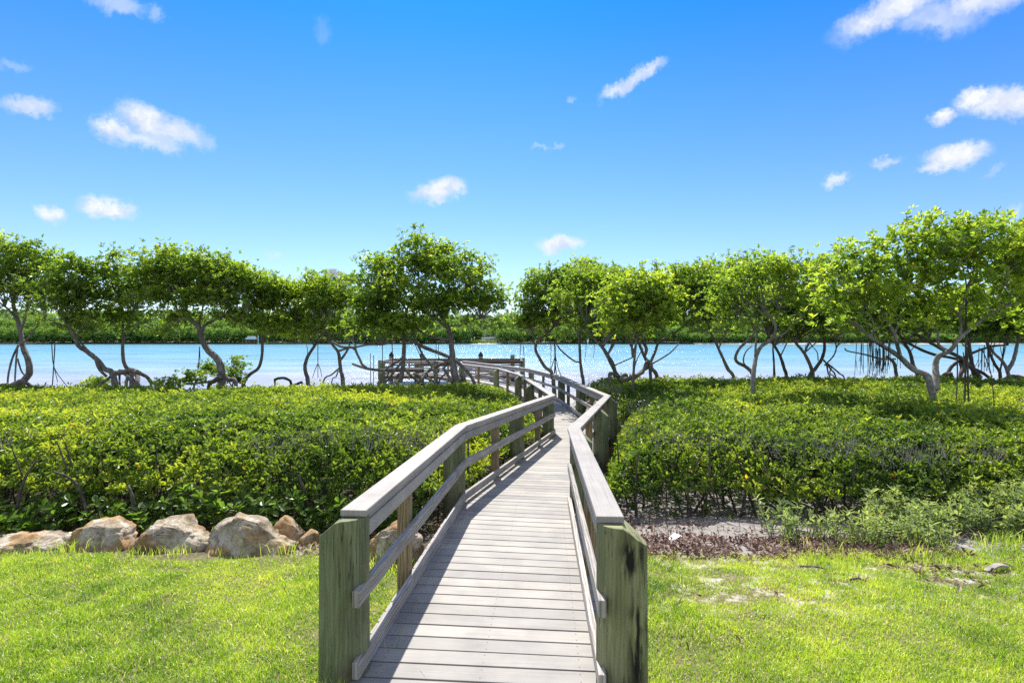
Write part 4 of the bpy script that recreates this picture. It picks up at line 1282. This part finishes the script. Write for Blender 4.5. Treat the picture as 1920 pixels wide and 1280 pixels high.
# ------------------------------------------------------------------ pencil roots, dead leaves, weeds
m = MB()
N = 900
X = rng.uniform(1.5, 6.2, N); Y = 5.8 + rng.random(N) ** .9 * 3.2
X = np.where(rng.random(N) < .7, 1.3 + rng.random(N) ** 1.3 * 3.4, X)
ok = (fnoise(X, Y, 1.5, 51) > .42) & (X > edge_x(RP, Y) + .3)
for x, y in zip(X[ok], Y[ok]):
    g_ = float(ground_z(x, y)); hh = random.uniform(.04, .15) * (1 if y > 6.6 else .5)
    m.tube([(x, y, g_ - .02), (x + random.uniform(-.01, .01), y, g_ + hh)], [.004, .0022], 4, 0, cap=False, smooth_n=1)
tag(m.build('mangrove_breathing_roots', M_STICK), 'thin dark breathing roots poking out of the sand under the right hedge', 'roots', kind='stuff')

m = MB()
def litter(n, xa, xb, ya, yb, ylo):
    X = rng.uniform(xa, xb, n); Y = rng.uniform(ya, yb, n)
    k = fnoise(X, Y, 1.7, 61) > ylo
    X, Y = X[k], Y[k]
    C = np.stack([X, Y, ground_z(X, Y) + .012], 1)
    ax = np.stack([rng.normal(0, .5, len(X)), rng.normal(0, .5, len(X)), np.ones(len(X))], 1)
    leaves(m, C, ax, 1, .055, .42, (60, 100), np.clip(rng.random(len(X)), 0, .86))
litter(4600, .95, 4.2, 5.10, 5.95, .28)
litter(1800, 1.2, 5.5, 5.8, 7.4, .42)
litter(1200, 3.2, 7.5, 4.5, 5.6, .52)
litter(2600, -7.5, -.9, 5.35, 6.4, .40)
litter(120, .9, 7, 3.4, 5.0, .55)
tag(m.build('leaf_litter', M_LITTER), 'brown fallen mangrove leaves spread between the lawn and the hedges', 'fallen leaves', kind='stuff')

# grey-green weeds in front of the right hedge
m = MB()
sm = MB()
N = 1500
X = rng.uniform(2.6, 9.5, N); Y = rng.uniform(5.0, 6.5, N)
ramp = np.clip((X - 2.4) / 1.6, 0, 1)
ok = (Y > 5.3 + .5 * (1 - ramp)) & (rng.random(N) < ramp * .9 + .12) & (fnoise(X, Y, 1.3, 71) > .36)
for x, y in zip(X[ok], Y[ok]):
    g_ = float(ground_z(x, y))
    hh = random.uniform(.08, .30) + .14 * min(1, max(0, (y - 5.5) / 1.0)) + (.14 if x > 5.2 and y > 6 else 0)
    tipx, tipy = x + random.uniform(-.10, .10), y + random.uniform(-.12, .06)
    sm.tube([(x, y, g_ - .02), (x * .4 + tipx * .6, y * .4 + tipy * .6, g_ + hh * .55), (tipx, tipy, g_ + hh)], [.005, .004, .002], 4, 0, cap=False, smooth_n=2)
    k = int(hh / .055)
    s = np.linspace(.25, 1, k)
    C = np.stack([x + (tipx - x) * s + rng.normal(0, .018, k), y + (tipy - y) * s + rng.normal(0, .018, k), g_ + hh * s], 1)
    leaves(m, C, np.stack([rng.normal(0, .3, k), rng.normal(0, .3, k), np.ones(k)], 1), 5, random.choice((.045, .06, .078)), .34, (25, 85), np.clip(.34 + .35 * s + rng.normal(.04, .18), .05, .9))
wo = m.build('undergrowth', M_WEED)
tag(wo, 'grey green leafy weeds growing between the lawn and the right hedge', 'weeds', kind='stuff')
ws = sm.build('weed_stems', M_STICK, wo); ws.location = (0, 0, 0)

# leafy seedlings at the foot of the left hedge
m = MB()
N = 520
X = rng.uniform(-6.6, -1.0, N); Y = rng.uniform(5.85, 6.3, N)
Z = ground_z(X, Y) + .08 + rng.random(N) ** 1.4 * .42 * (fnoise(X, Y, 1.1, 77) + .25)
leaves(m, np.stack([X, Y, Z], 1), np.stack([rng.normal(0, .35, N), rng.normal(-.35, .35, N), np.ones(N)], 1), 6, .092, .46, (35, 85), np.clip(.16 + .5 * (fnoise(X, Y, 2.0, 78) - .25), .03, .8))
so = m.build('mangrove_seedlings', M_LEAF)
tag(so, 'dark glossy mangrove seedlings crowded behind the boulders', 'seedlings', kind='stuff')


# ------------------------------------------------------------------ lawn
def blades(mb, X, Y, h, w, lean, tint):
    n = len(X)
    g_ = ground_z(X, Y)
    a = rng.uniform(0, 6.283, n); b = rng.uniform(0, 6.283, n)
    wd = np.stack([np.cos(a), np.sin(a), 0 * a], 1) * (w * .5)[:, None]
    ln = np.stack([np.cos(b), np.sin(b), 0 * b], 1) * (h * lean)[:, None]
    B = np.stack([X, Y, g_ - .006], 1)
    up = np.stack([0 * h, 0 * h, h], 1)
    M = B + up * .58 + ln * .32
    T = B + up * np.sqrt(np.maximum(.15, 1 - (lean * .75) ** 2))[:, None] + ln
    V = np.stack([B - wd, B + wd, M + wd * .8, M - wd * .8, T], 1).reshape(-1, 3)
    i0 = np.arange(n) * 5
    mb.add(V, np.stack([i0, i0 + 1, i0 + 2, i0 + 3], 1), np.stack([i0 + 3, i0 + 2, i0 + 4], 1), qa=tint, ta=tint)


BARE = [((1285, 1122), .26, .10), ((1395, 1118), .30, .10), ((1440, 1110), .28, .12), ((1372, 1126), .2, .07), ((1790, 1092), .26, .12), ((1520, 1128), .14, .06), ((1610, 1082), .35, .06), ((1700, 1062), .5, .07), ((1850, 1075), .4, .07), ((1480, 1066), .3, .06), ((1560, 1092), .3, .05), ((300, 1068), .35, .05)]
def lawn_point(px, py):
    Yv = 4.5
    for _ in range(12):
        zz = float(ground_z((px - 960) * Yv / F, Yv)); Yv = F * (CAM_H - zz) / (py - HZ)
    return (px - 960) * Yv / F, Yv
BAREW = [(*lawn_point(*p), rx, ry) for p, rx, ry in BARE]


def lawn_density(X, Y):
    k = np.clip(.72 + 1.2 * (fnoise(X, Y, 1.6, 81) - .32), .4, 1.0)
    edge = 5.32 + .22 * (fnoise(X, 0 * X, 2.0, 82) - .5) * 2 + np.where(X > 2.6, .12, 0) - np.where(X < -.6, .10, 0)
    k = k * np.clip((edge - Y) / .22, 0, 1)
    for bx, by, rx, ry in BAREW:
        q = np.sqrt(((X - bx) / rx) ** 2 + ((Y - by) / ry) ** 2) + (fnoise(X, Y, 7.0, 83) - .5) * 1.1
        k = k * np.clip((q - .45) / .6, .16, 1)
    k = np.where((X > 1.2) & (Y > 4.2), k * np.clip(.5 + 2.0 * (fnoise(X * .6, Y * 2.2, 1.8, 84) - .25), .3, 1), k)
    k = np.where((X > -.86) & (X < .60) & (Y > 2.45), 0, k)
    return k


gm = MB()
for (xa, xb, ya, yb, per) in ((-4.6, 4.6, 2.3, 3.4, 15000), (-5.6, 5.6, 3.4, 5.6, 11500), (-9, -5.6, 2, 5.6, 2600), (5.6, 9, 2, 5.6, 2600), (-9, 9, -2.0, 2.3, 2600)):
    n = int((xb - xa) * (yb - ya) * per)
    X = rng.uniform(xa, xb, n); Y = rng.uniform(ya, yb, n)
    ok = rng.random(n) < lawn_density(X, Y)
    X, Y = X[ok], Y[ok]
    n = len(X)
    tall = fnoise(X, Y, 2.2, 85)
    h = (.018 + .040 * tall) * rng.uniform(.45, 1.45, n)
    t = .30 + .55 * (fnoise(X, Y, 1.1, 86) - .25) + .35 * (vnoise(X, Y, 7.0, 87) - .5) + .25 * (vnoise(X, Y, 2.6, 88) - .5) + rng.normal(0, .13, n)
    t = np.where(rng.random(n) < .06, 1.0, np.clip(t, 0, .9))
    blades(gm, X, Y, h, rng.uniform(.0035, .0065, n), rng.uniform(.2, .95, n), t)
tag(gm.build('grass', M_GRASS), 'short bright yellow green lawn on both sides of the boardwalk', 'grass', kind='stuff')

gm = MB()
n = 9000
X = rng.uniform(2.5, 8.6, n); Y = rng.uniform(4.5, 5.75, n)
ok = (rng.random(n) < np.clip((X - 2.3) / 2.5, .1, 1)) & (fnoise(X, Y, 2.4, 91) > .48)
X, Y = X[ok], Y[ok]
blades(gm, X, Y, rng.uniform(.04, .20, len(X)), rng.uniform(.004, .008, len(X)), rng.uniform(.15, .7, len(X)), np.where(rng.random(len(X)) < .12, 1.0, np.clip(rng.normal(.45, .2, len(X)), 0, .9)))
# sprigs among the boulders and round the pile feet
for (px, py, Y0, k, hh) in ((405, 985, 5.5, 26, .26), (440, 1036, 5.2, 40, .10), (130, 1030, 5.3, 90, .14), (330, 1040, 5.2, 60, .10), (540, 1030, 5.2, 60, .14), (690, 1030, 4.9, 90, .13), (745, 1050, 4.8, 90, .13), (741, 1236, 3.17, 5, .34), (722, 1236, 3.17, 3, .26), (628, 1275, 2.86, 26, .16), (604, 1270, 2.95, 20, .12), (1220, 1260, 2.95, 40, .10), (1190, 1275, 2.75, 30, .12), (20, 1045, 5.2, 50, .09), (250, 1045, 5.15, 80, .10)):
    x0_, _, _ = at(px, py, Y0)
    sp = .10 if Y0 > 4 else .035
    Xs = x0_ + rng.normal(0, sp, k); Ys = Y0 + rng.normal(0, sp * .6, k)
    blades(gm, Xs, Ys, hh * rng.uniform(.5, 1.25, k), np.full(k, .006), rng.uniform(.2, .8, k), np.where(rng.random(k) < .2, 1.0, np.clip(rng.normal(.5, .2, k), 0, .9)))
tag(gm.build('tall_grass', M_GRASS), 'taller rough grass tufts along the edge of the lawn', 'grass', kind='stuff')


# ------------------------------------------------------------------ boulders
def boulder(label, box, Y, seed, rust, mat_seed, cuts=5, lean=0.0, shape=None, name='boulder', group='boulders lining the lawn edge'):
    """box = photo x0, y0, x1, y1 of its outline"""
    x0_, y0_, x1_, y1_ = box
    A = at(x0_, y0_, Y); B = at(x1_, y1_, Y)
    cx = (A[0] + B[0]) / 2; w = (B[0] - A[0]) / 2
    gz = float(ground_z(cx, Y)) - .05
    hgt = (A[2] - gz) * .90
    rs = np.random.default_rng(seed)
    bm = bmesh.new()
    bmesh.ops.create_icosphere(bm, subdivisions=5, radius=1.0)
    V = np.array([v.co[:] for v in bm.verts])
    V = np.sign(V) * np.abs(V) ** .55
    # flatten by random cutting planes -> facetted block
    for _ in range(cuts):
        nrm = rs.normal(0, 1, 3); nrm[2] = abs(nrm[2]) * .45; nrm /= np.linalg.norm(nrm)
        dd = rs.uniform(.62, .95)
        s = V @ nrm - dd
        V = V - np.outer(np.maximum(s, 0) * .92, nrm)
    V[:, 0] += lean * V[:, 2]
    V[:, 0] /= np.abs(V[:, 0]).max(); V[:, 2] = (V[:, 2] - V[:, 2].min()) / (V[:, 2].max() - V[:, 2].min())
    V[:, 1] /= np.abs(V[:, 1]).max()
    if shape is not None:      # outline: fraction of height across the width
        prof = np.interp(V[:, 0], np.linspace(-1, 1, len(shape)), shape)
        V[:, 2] *= prof
    P = V * np.array([w, max(.13, min(w, .42) * .62), hgt])
    for i, q in enumerate(P):
        vv = Vector((q[0] * 4 + seed * 3.1, q[1] * 4, q[2] * 4))
        k = (mnoise.fractal(vv, 1.0, 2.1, 5) * .045 + abs(mnoise.noise(vv * 2.3)) * .045 + mnoise.noise(vv * 6.1) * .016 + abs(mnoise.noise(vv * 11.0)) * .010)
        dirn = q - np.array([0, 0, hgt * .4]); dirn = dirn / (np.linalg.norm(dirn) + 1e-6)
        P[i] = q + dirn * k * min(1.0, w / .3) * 1.1
    for v, q in zip(bm.verts, P): v.co = q
    me = bpy.data.meshes.new(name)
    bm.to_mesh(me); bm.free()
    for p in me.polygons: p.use_smooth = True
    me.materials.append(rock_mat('limestone_' + str(seed), rust, mat_seed))
    o = bpy.data.objects.new(name, me); COL.objects.link(o)
    o.location = (cx, Y, gz)
    tag(o, label, 'rock', group)
    return o


boulder('long low flat boulder at the left edge of the lawn', (-50, 996, 112, 1046), 5.45, 3, .35, 1.0, 6, shape=[.75, .85, .8, .82, .9, 1.0, .85])
boulder('small pale rock wedged between the flat boulder and the brown boulder', (104, 996, 150, 1032), 5.63, 4, .1, 2.0)
boulder('broad brown mottled boulder with a rounded peak', (130, 972, 268, 1040), 5.53, 5, .75, 3.0, 5, shape=[.55, .85, 1.0, .93, .88, .80, .55])
boulder('pale grey lumpy boulder between the brown and the orange streaked ones', (252, 969, 402, 1040), 5.51, 6, .35, 4.3, 5, shape=[.60, .80, .92, 1.0, .85, .74, .62])
boulder('largest white boulder with orange streaks over its hump', (396, 961, 546, 1034), 5.38, 21, .55, 5.2, 4, shape=[.60, .86, 1.0, .98, .80, .58, .42])
boulder('upright pointed orange rock behind the largest white boulder', (500, 961, 566, 1020), 5.68, 9, .85, 6.1, 9, lean=-.1, shape=[.55, .85, 1.0, .85, .6])
boulder('small rusty rock beside the left pile', (562, 991, 598, 1022), 5.63, 12, .9, 7.7, 7, shape=[.6, 1, .8])
boulder('smallest reddish rock half hidden by the left pile', (592, 1000, 616, 1020), 5.73, 13, .9, 8.4, 7)
boulder('tan boulder seen under the left rail beside the boardwalk', (690, 974, 792, 1058), 5.08, 15, .55, 9.9, 5, shape=[.62, .85, 1.0, .98, .9])
# rubble between boulders and pile
m = MB()
for _ in range(90):
    x = random.uniform(-2.15, -1.35); y = random.uniform(5.15, 5.6)
    r = random.uniform(.012, .045)
    a = np.linspace(0, 6.28, 6, endpoint=False) + random.random()
    z = float(ground_z(x, y))
    ring = [(x + math.cos(t) * r * random.uniform(.7, 1.2), y + math.sin(t) * r * random.uniform(.7, 1.1), z + r * random.uniform(0, .4)) for t in a]
    V = ring + [(x + random.uniform(-.3, .3) * r, y, z + r * random.uniform(.7, 1.0)), (x, y, z - r)]
    m.add(V, None, [(k, (k + 1) % 6, 6) for k in range(6)] + [((k + 1) % 6, k, 7) for k in range(6)])
tag(m.build('rubble', rock_mat('rubble_stone', .3, 11.0)), 'grey broken stones heaped between the boulders and the left pile', 'rubble', kind='stuff')

# ------------------------------------------------------------------ small litter
def flat_piece(name, label, cat, px, py, L, Wd, th, rz, mat, rx=0.0):
    x, y = lawn_point(px, py)
    m = MB()
    n = 7
    for k in range(n):      # a slightly buckled strip
        a, b = -L / 2 + L * k / n, -L / 2 + L * (k + 1) / n
        f = lambda s: .018 * math.sin(s / L * 5 + 1) + .02 + rx * s
        g_ = lambda s: Wd / 2 * (1 - .5 * abs(2 * s / L) ** 3)
        P = [(a, -g_(a), f(a)), (b, -g_(b), f(b)), (b, g_(b), f(b) + .004), (a, g_(a), f(a) + .004)]
        P += [(q[0], q[1], q[2] + th) for q in P]
        m.hexa(P, a=.5)
    o = m.build(name, mat)
    o.location = (x, y, float(ground_z(x, y)) + .004)
    o.rotation_euler = (0, 0, rz)
    tag(o, label, cat)
    return o


flat_piece('plastic_scrap', 'flat white scrap lying on the dead leaves right of the boardwalk', 'litter', 1266, 1012, .17, .09, .003, .35, M_SCRAP, .1)
flat_piece('driftwood_board', 'weathered grey driftwood slab lying on the bare lawn near the right edge', 'driftwood', 1868, 1070, .26, .05, .014, .25, M_DRIFT)
for lab, px, py, L, rz in (('crooked brown twig lying in the grass beside the right pile', 1272, 1138, .14, .7), ('dark thin stick lying on the bare lawn below the weeds', 1532, 1070, .26, -.5), ('dark knotty stick lying in the sparse grass right of centre', 1610, 1092, .12, -.3)):
    x, y = lawn_point(px, py); z = float(ground_z(x, y)) + .015
    m = MB()
    d = np.array([math.cos(rz), math.sin(rz), 0])
    P = [np.array([0, 0, 0]) - d * L / 2, np.array([.01, .02, .012]), d * L / 2 + np.array([0, .01, 0])]
    m.tube(P, [.009, .008, .004], 6, .15)
    m.tube([P[1], P[1] + np.array([.03, .04, .02])], [.005, .003], 5, .1, smooth_n=1)
    o = m.build('fallen_twig', M_BARKD, smooth=True); o.location = (x, y, z)
    tag(o, lab, 'twig', 'fallen twigs on the lawn')

# ------------------------------------------------------------------ far shore
fm = MB()
def far_mass(n, xa, xb, ya, yb, hfun, size, tb, zb=.2):
    X = rng.uniform(xa, xb, n); Y = rng.uniform(ya, yb, n)
    H = hfun(X, Y)
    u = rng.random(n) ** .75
    Z = ground_z(X, Y) + zb + u * H
    C = np.stack([X, Y, Z], 1)
    ax = np.stack([rng.normal(0, .5, n), -np.abs(rng.normal(.5, .4, n)), .6 + rng.random(n)], 1)
    t = tb + .40 * (fnoise(X, Y + Z * 3, .11, 97) - .4) + .42 * u + rng.normal(0, .06, n)  # lit tops and shaded bases painted in: tint lightens with height
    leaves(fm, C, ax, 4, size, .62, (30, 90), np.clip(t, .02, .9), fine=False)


def lobes(X, Y, s, sd):      # bushy crowns
    return np.sqrt(np.maximum(0.0, 1 - (np.abs(((X * s + sd + .35 * Y * s) % 1.0) - .5) * 1.9) ** 2))


GAP = lambda X: np.clip(np.abs(X + 18.0) / 9.0, .0, 1.0)
openr = lambda X: np.where(X > 110, .55, 1.0)
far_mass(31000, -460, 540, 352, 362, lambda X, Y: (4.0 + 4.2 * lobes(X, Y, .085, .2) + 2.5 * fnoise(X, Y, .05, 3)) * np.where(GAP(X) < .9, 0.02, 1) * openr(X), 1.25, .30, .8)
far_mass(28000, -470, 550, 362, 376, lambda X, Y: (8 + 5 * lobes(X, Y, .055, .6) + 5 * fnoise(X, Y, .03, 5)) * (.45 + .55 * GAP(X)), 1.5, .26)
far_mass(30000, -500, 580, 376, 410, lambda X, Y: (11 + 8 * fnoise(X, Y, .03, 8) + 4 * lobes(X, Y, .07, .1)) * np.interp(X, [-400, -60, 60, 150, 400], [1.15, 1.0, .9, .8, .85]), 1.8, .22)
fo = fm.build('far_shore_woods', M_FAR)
tag(fo, 'dense green mangrove woods lining the far shore across the channel', 'woods', kind='stuff')
m = MB()
for _ in range(300):
    x = random.uniform(-400, 440); y = random.uniform(380, 408); h = random.uniform(7, 14)
    m.tube([(x, y, .2), (x + random.uniform(-.6, .6), y, h)], [.22, .10], 5, .1, cap=False, smooth_n=1)
mo = m.build('trunks', M_BARK, fo, smooth=True); mo.location = (0, 0, 0)

# sandy landing opposite the dock
m = MB()
n = 24
V = []; Q = []
for k in range(n + 1):
    x = -27 + 20 * k / n
    w = math.sin(math.pi * k / n) ** .5
    V += [(x, 349 + 2 * (1 - w), -1.0), (x + 1.5, 356, .1 + 1.2 * w), (x + 3, 366, .9 + 2.2 * w)]
for k in range(n):
    b = k * 3
    Q += [(b, b + 3, b + 4, b + 1), (b + 1, b + 4, b + 5, b + 2)]
m.add(V, Q)
tag(m.build('beach', M_SANDF, smooth=True), 'small sandy landing on the far shore', 'beach', kind='structure')
m = MB()
V = []; Q = []
for k in range(61):
    x = 112 + 330 * k / 60
    e = 1.5 * math.sin(k * .9) + 1.2 * math.sin(k * .37)
    V += [(x, 346 + e, -1.0), (x, 351 + e, -.2), (x, 360, .7)]
for k in range(60):
    b = k * 3
    Q += [(b, b + 3, b + 4, b + 1), (b + 1, b + 4, b + 5, b + 2)]
m.add(V, Q)
tag(m.build('shore', M_SANDF, smooth=True), 'pale sand strip along the far shore at right', 'beach', kind='structure')


def house(name, label, px, Y, w, d, h, roof, wall, cat='house', windows=3, z0=None):
    x = (px - 960) * Y / F
    z = float(ground_z(x, Y)) + .2 if z0 is None else z0
    root_o = empty(name, (x, Y, z)); tag(root_o, label, cat, 'buildings on the far shore')
    m = MB(); m.box((x, Y, z + h / 2), (w, d, h)); m.build('wall', wall, root_o)
    m = MB()
    e = .5
    A = [(x - w / 2 - e, Y - d / 2 - e, z + h), (x + w / 2 + e, Y - d / 2 - e, z + h), (x + w / 2 + e, Y + d / 2 + e, z + h), (x - w / 2 - e, Y + d / 2 + e, z + h),
         (x - w / 4, Y, z + h + roof), (x + w / 4, Y, z + h + roof)]
    m.add(A, [(0, 1, 5, 4), (2, 3, 4, 5), (3, 2, 1, 0)], [(1, 2, 5), (3, 0, 4)])
    m.build('roof', M_ROOF, root_o)
    for k in range(windows):
        wx_ = x - w / 2 + w * (k + .5) / windows
        m = MB(); m.box((wx_, Y - d / 2 - .03, z + h * .55), (w / windows * .5, .1, h * .38))
        wf = m.build('window', M_GLASS, root_o)
    return root_o


house('house', 'small white house among trees on the far shore right of the landing', 1322, 372, 9, 7, 3.2, 1.8, M_WHITE, z0=2.2)
house('house', 'pale blue house peeping between the trunks of the big tree at right', 1743, 366, 8, 7, 5.0, 1.6, M_WALL, z0=.8)
house('house', 'long low white house on the sandy far shore at the right edge', 1895, 368, 16, 8, 3.2, 1.6, M_WHITE, z0=.8, windows=5)
# white boat on the sandy landing
bx, by = (916 - 960) * 361 / F, 361.0
broot = empty('motor_boat', (bx, by, 2.1)); tag(broot, 'white motor boat pulled up on the sandy landing across the water', 'boat')
m = MB()
n = 10; V = []; Q = []
for k in range(n + 1):
    s = k / n; x = bx - 4.5 + 9 * s
    w = 1.25 * (1 - max(0, (s - .55) / .45) ** 2) + .02
    V += [(x, by - w, 3.3 + .4 * s), (x, by - w * .75, 2.2 + .3 * s * s), (x, by + w * .75, 2.2 + .3 * s * s), (x, by + w, 3.3 + .4 * s)]
for k in range(n):
    b = k * 4
    Q += [(b, b + 1, b + 5, b + 4), (b + 1, b + 2, b + 6, b + 5), (b + 2, b + 3, b + 7, b + 6), (b + 3, b, b + 4, b + 7)]
Q.append((3, 2, 1, 0))
m.add(V, Q); m.build('hull', M_WHITE, broot, smooth=True)
m = MB()
m.box((bx - .6, by, 5.4), (3.6, 2.1, .14))
for sx_ in (-1, 1):
    for sy_ in (-1, 1): m.box((bx - .6 + sx_ * 1.6, by + sy_ * .9, 4.5), (.08, .08, 1.7))
m.build('canopy', M_WHITE, broot)
m = MB(); m.box((bx + 1.0, by, 4.0), (1.0, 1.2, 1.0)); m.build('console', M_GLASS, broot)

# boat lift dock on the left of the far shore
dx_, dy_ = (474 - 960) * 347 / F, 347.0
droot = empty('boat_lift', (dx_, dy_, -.9)); tag(droot, 'small boat lift with white beams and dark posts on the far shore at left', 'boat lift')
m = MB(); m.box((dx_, dy_, 1.0), (8.5, 3.5, .3)); m.build('platform', M_DARKWOOD, droot)
for k in range(5):
    m = MB(); m.tube([(dx_ - 4 + 2 * k, dy_ - 1.6, -2.2), (dx_ - 4 + 2 * k, dy_ - 1.6, 1.0 if k < 4 else 4.6)], [.2, .18], 8, 0, smooth_n=1)
    m.build('post', M_DARKWOOD if k < 4 else M_WHITE, droot)
m = MB(); m.box((dx_ - .8, dy_, 2.6), (6.2, 2.2, 1.1)); m.box((dx_ - .8, dy_, 3.6), (4.2, 1.8, .9)); m.build('covered_boat', M_WALL, droot)

# white marker post in the water
x, y, z = at(1102, 642, 340)
m = MB(); m.tube([(x, y, -2.3), (x, y, 1.6)], [.22, .2], 8, 0, smooth_n=1); m.box((x, y - .3, 1.5), (.9, .08, .9))
tag(m.build('channel_marker', M_WHITE), 'white channel marker post standing in the water near the far shore', 'marker')

# ------------------------------------------------------------------ far condominium tower
TY = 1150.0
tx, _, ttop = at(617, 520, TY)
troot = empty('apartment_tower', (tx, TY, 0)); tag(troot, 'pale hazy apartment tower with stepped roof far behind the left mangroves', 'tower')
tw_ = 78 * TY / F
m = MB(); m.box((tx, TY, ttop / 2), (tw_, 24, ttop)); m.build('wall', M_WALL, troot)  # distance haze is only in the tower's pale colours, not in the air
m = MB(); m.box((tx, TY, ttop + 1.0), (tw_ + 2, 26, 2.0)); m.build('parapet', M_WHITE, troot)
ph = MB(); ph.box((tx + 10, TY, ttop + 6.2), (tw_ * .45, 16, 8.5)); ph.build('penthouse', M_WHITE, troot)
ph = MB(); ph.box((tx + 8, TY, ttop + 13.4), (tw_ * .2, 10, 6)); ph.build('lift_housing', M_WHITE, troot)
for k, (dx2, hh) in enumerate(((10, 10), (24, 6), (30, 6))):
    ms = MB(); ms.tube([(tx + dx2, TY, ttop + 2), (tx + dx2, TY, ttop + 10 + hh)], [.5, .4], 6, 0, smooth_n=1); ms.build('mast', M_WHITE, troot)
nf = 22
for f in range(nf):
    zf = ttop - 4 - f * 5.0
    if zf < 8: break
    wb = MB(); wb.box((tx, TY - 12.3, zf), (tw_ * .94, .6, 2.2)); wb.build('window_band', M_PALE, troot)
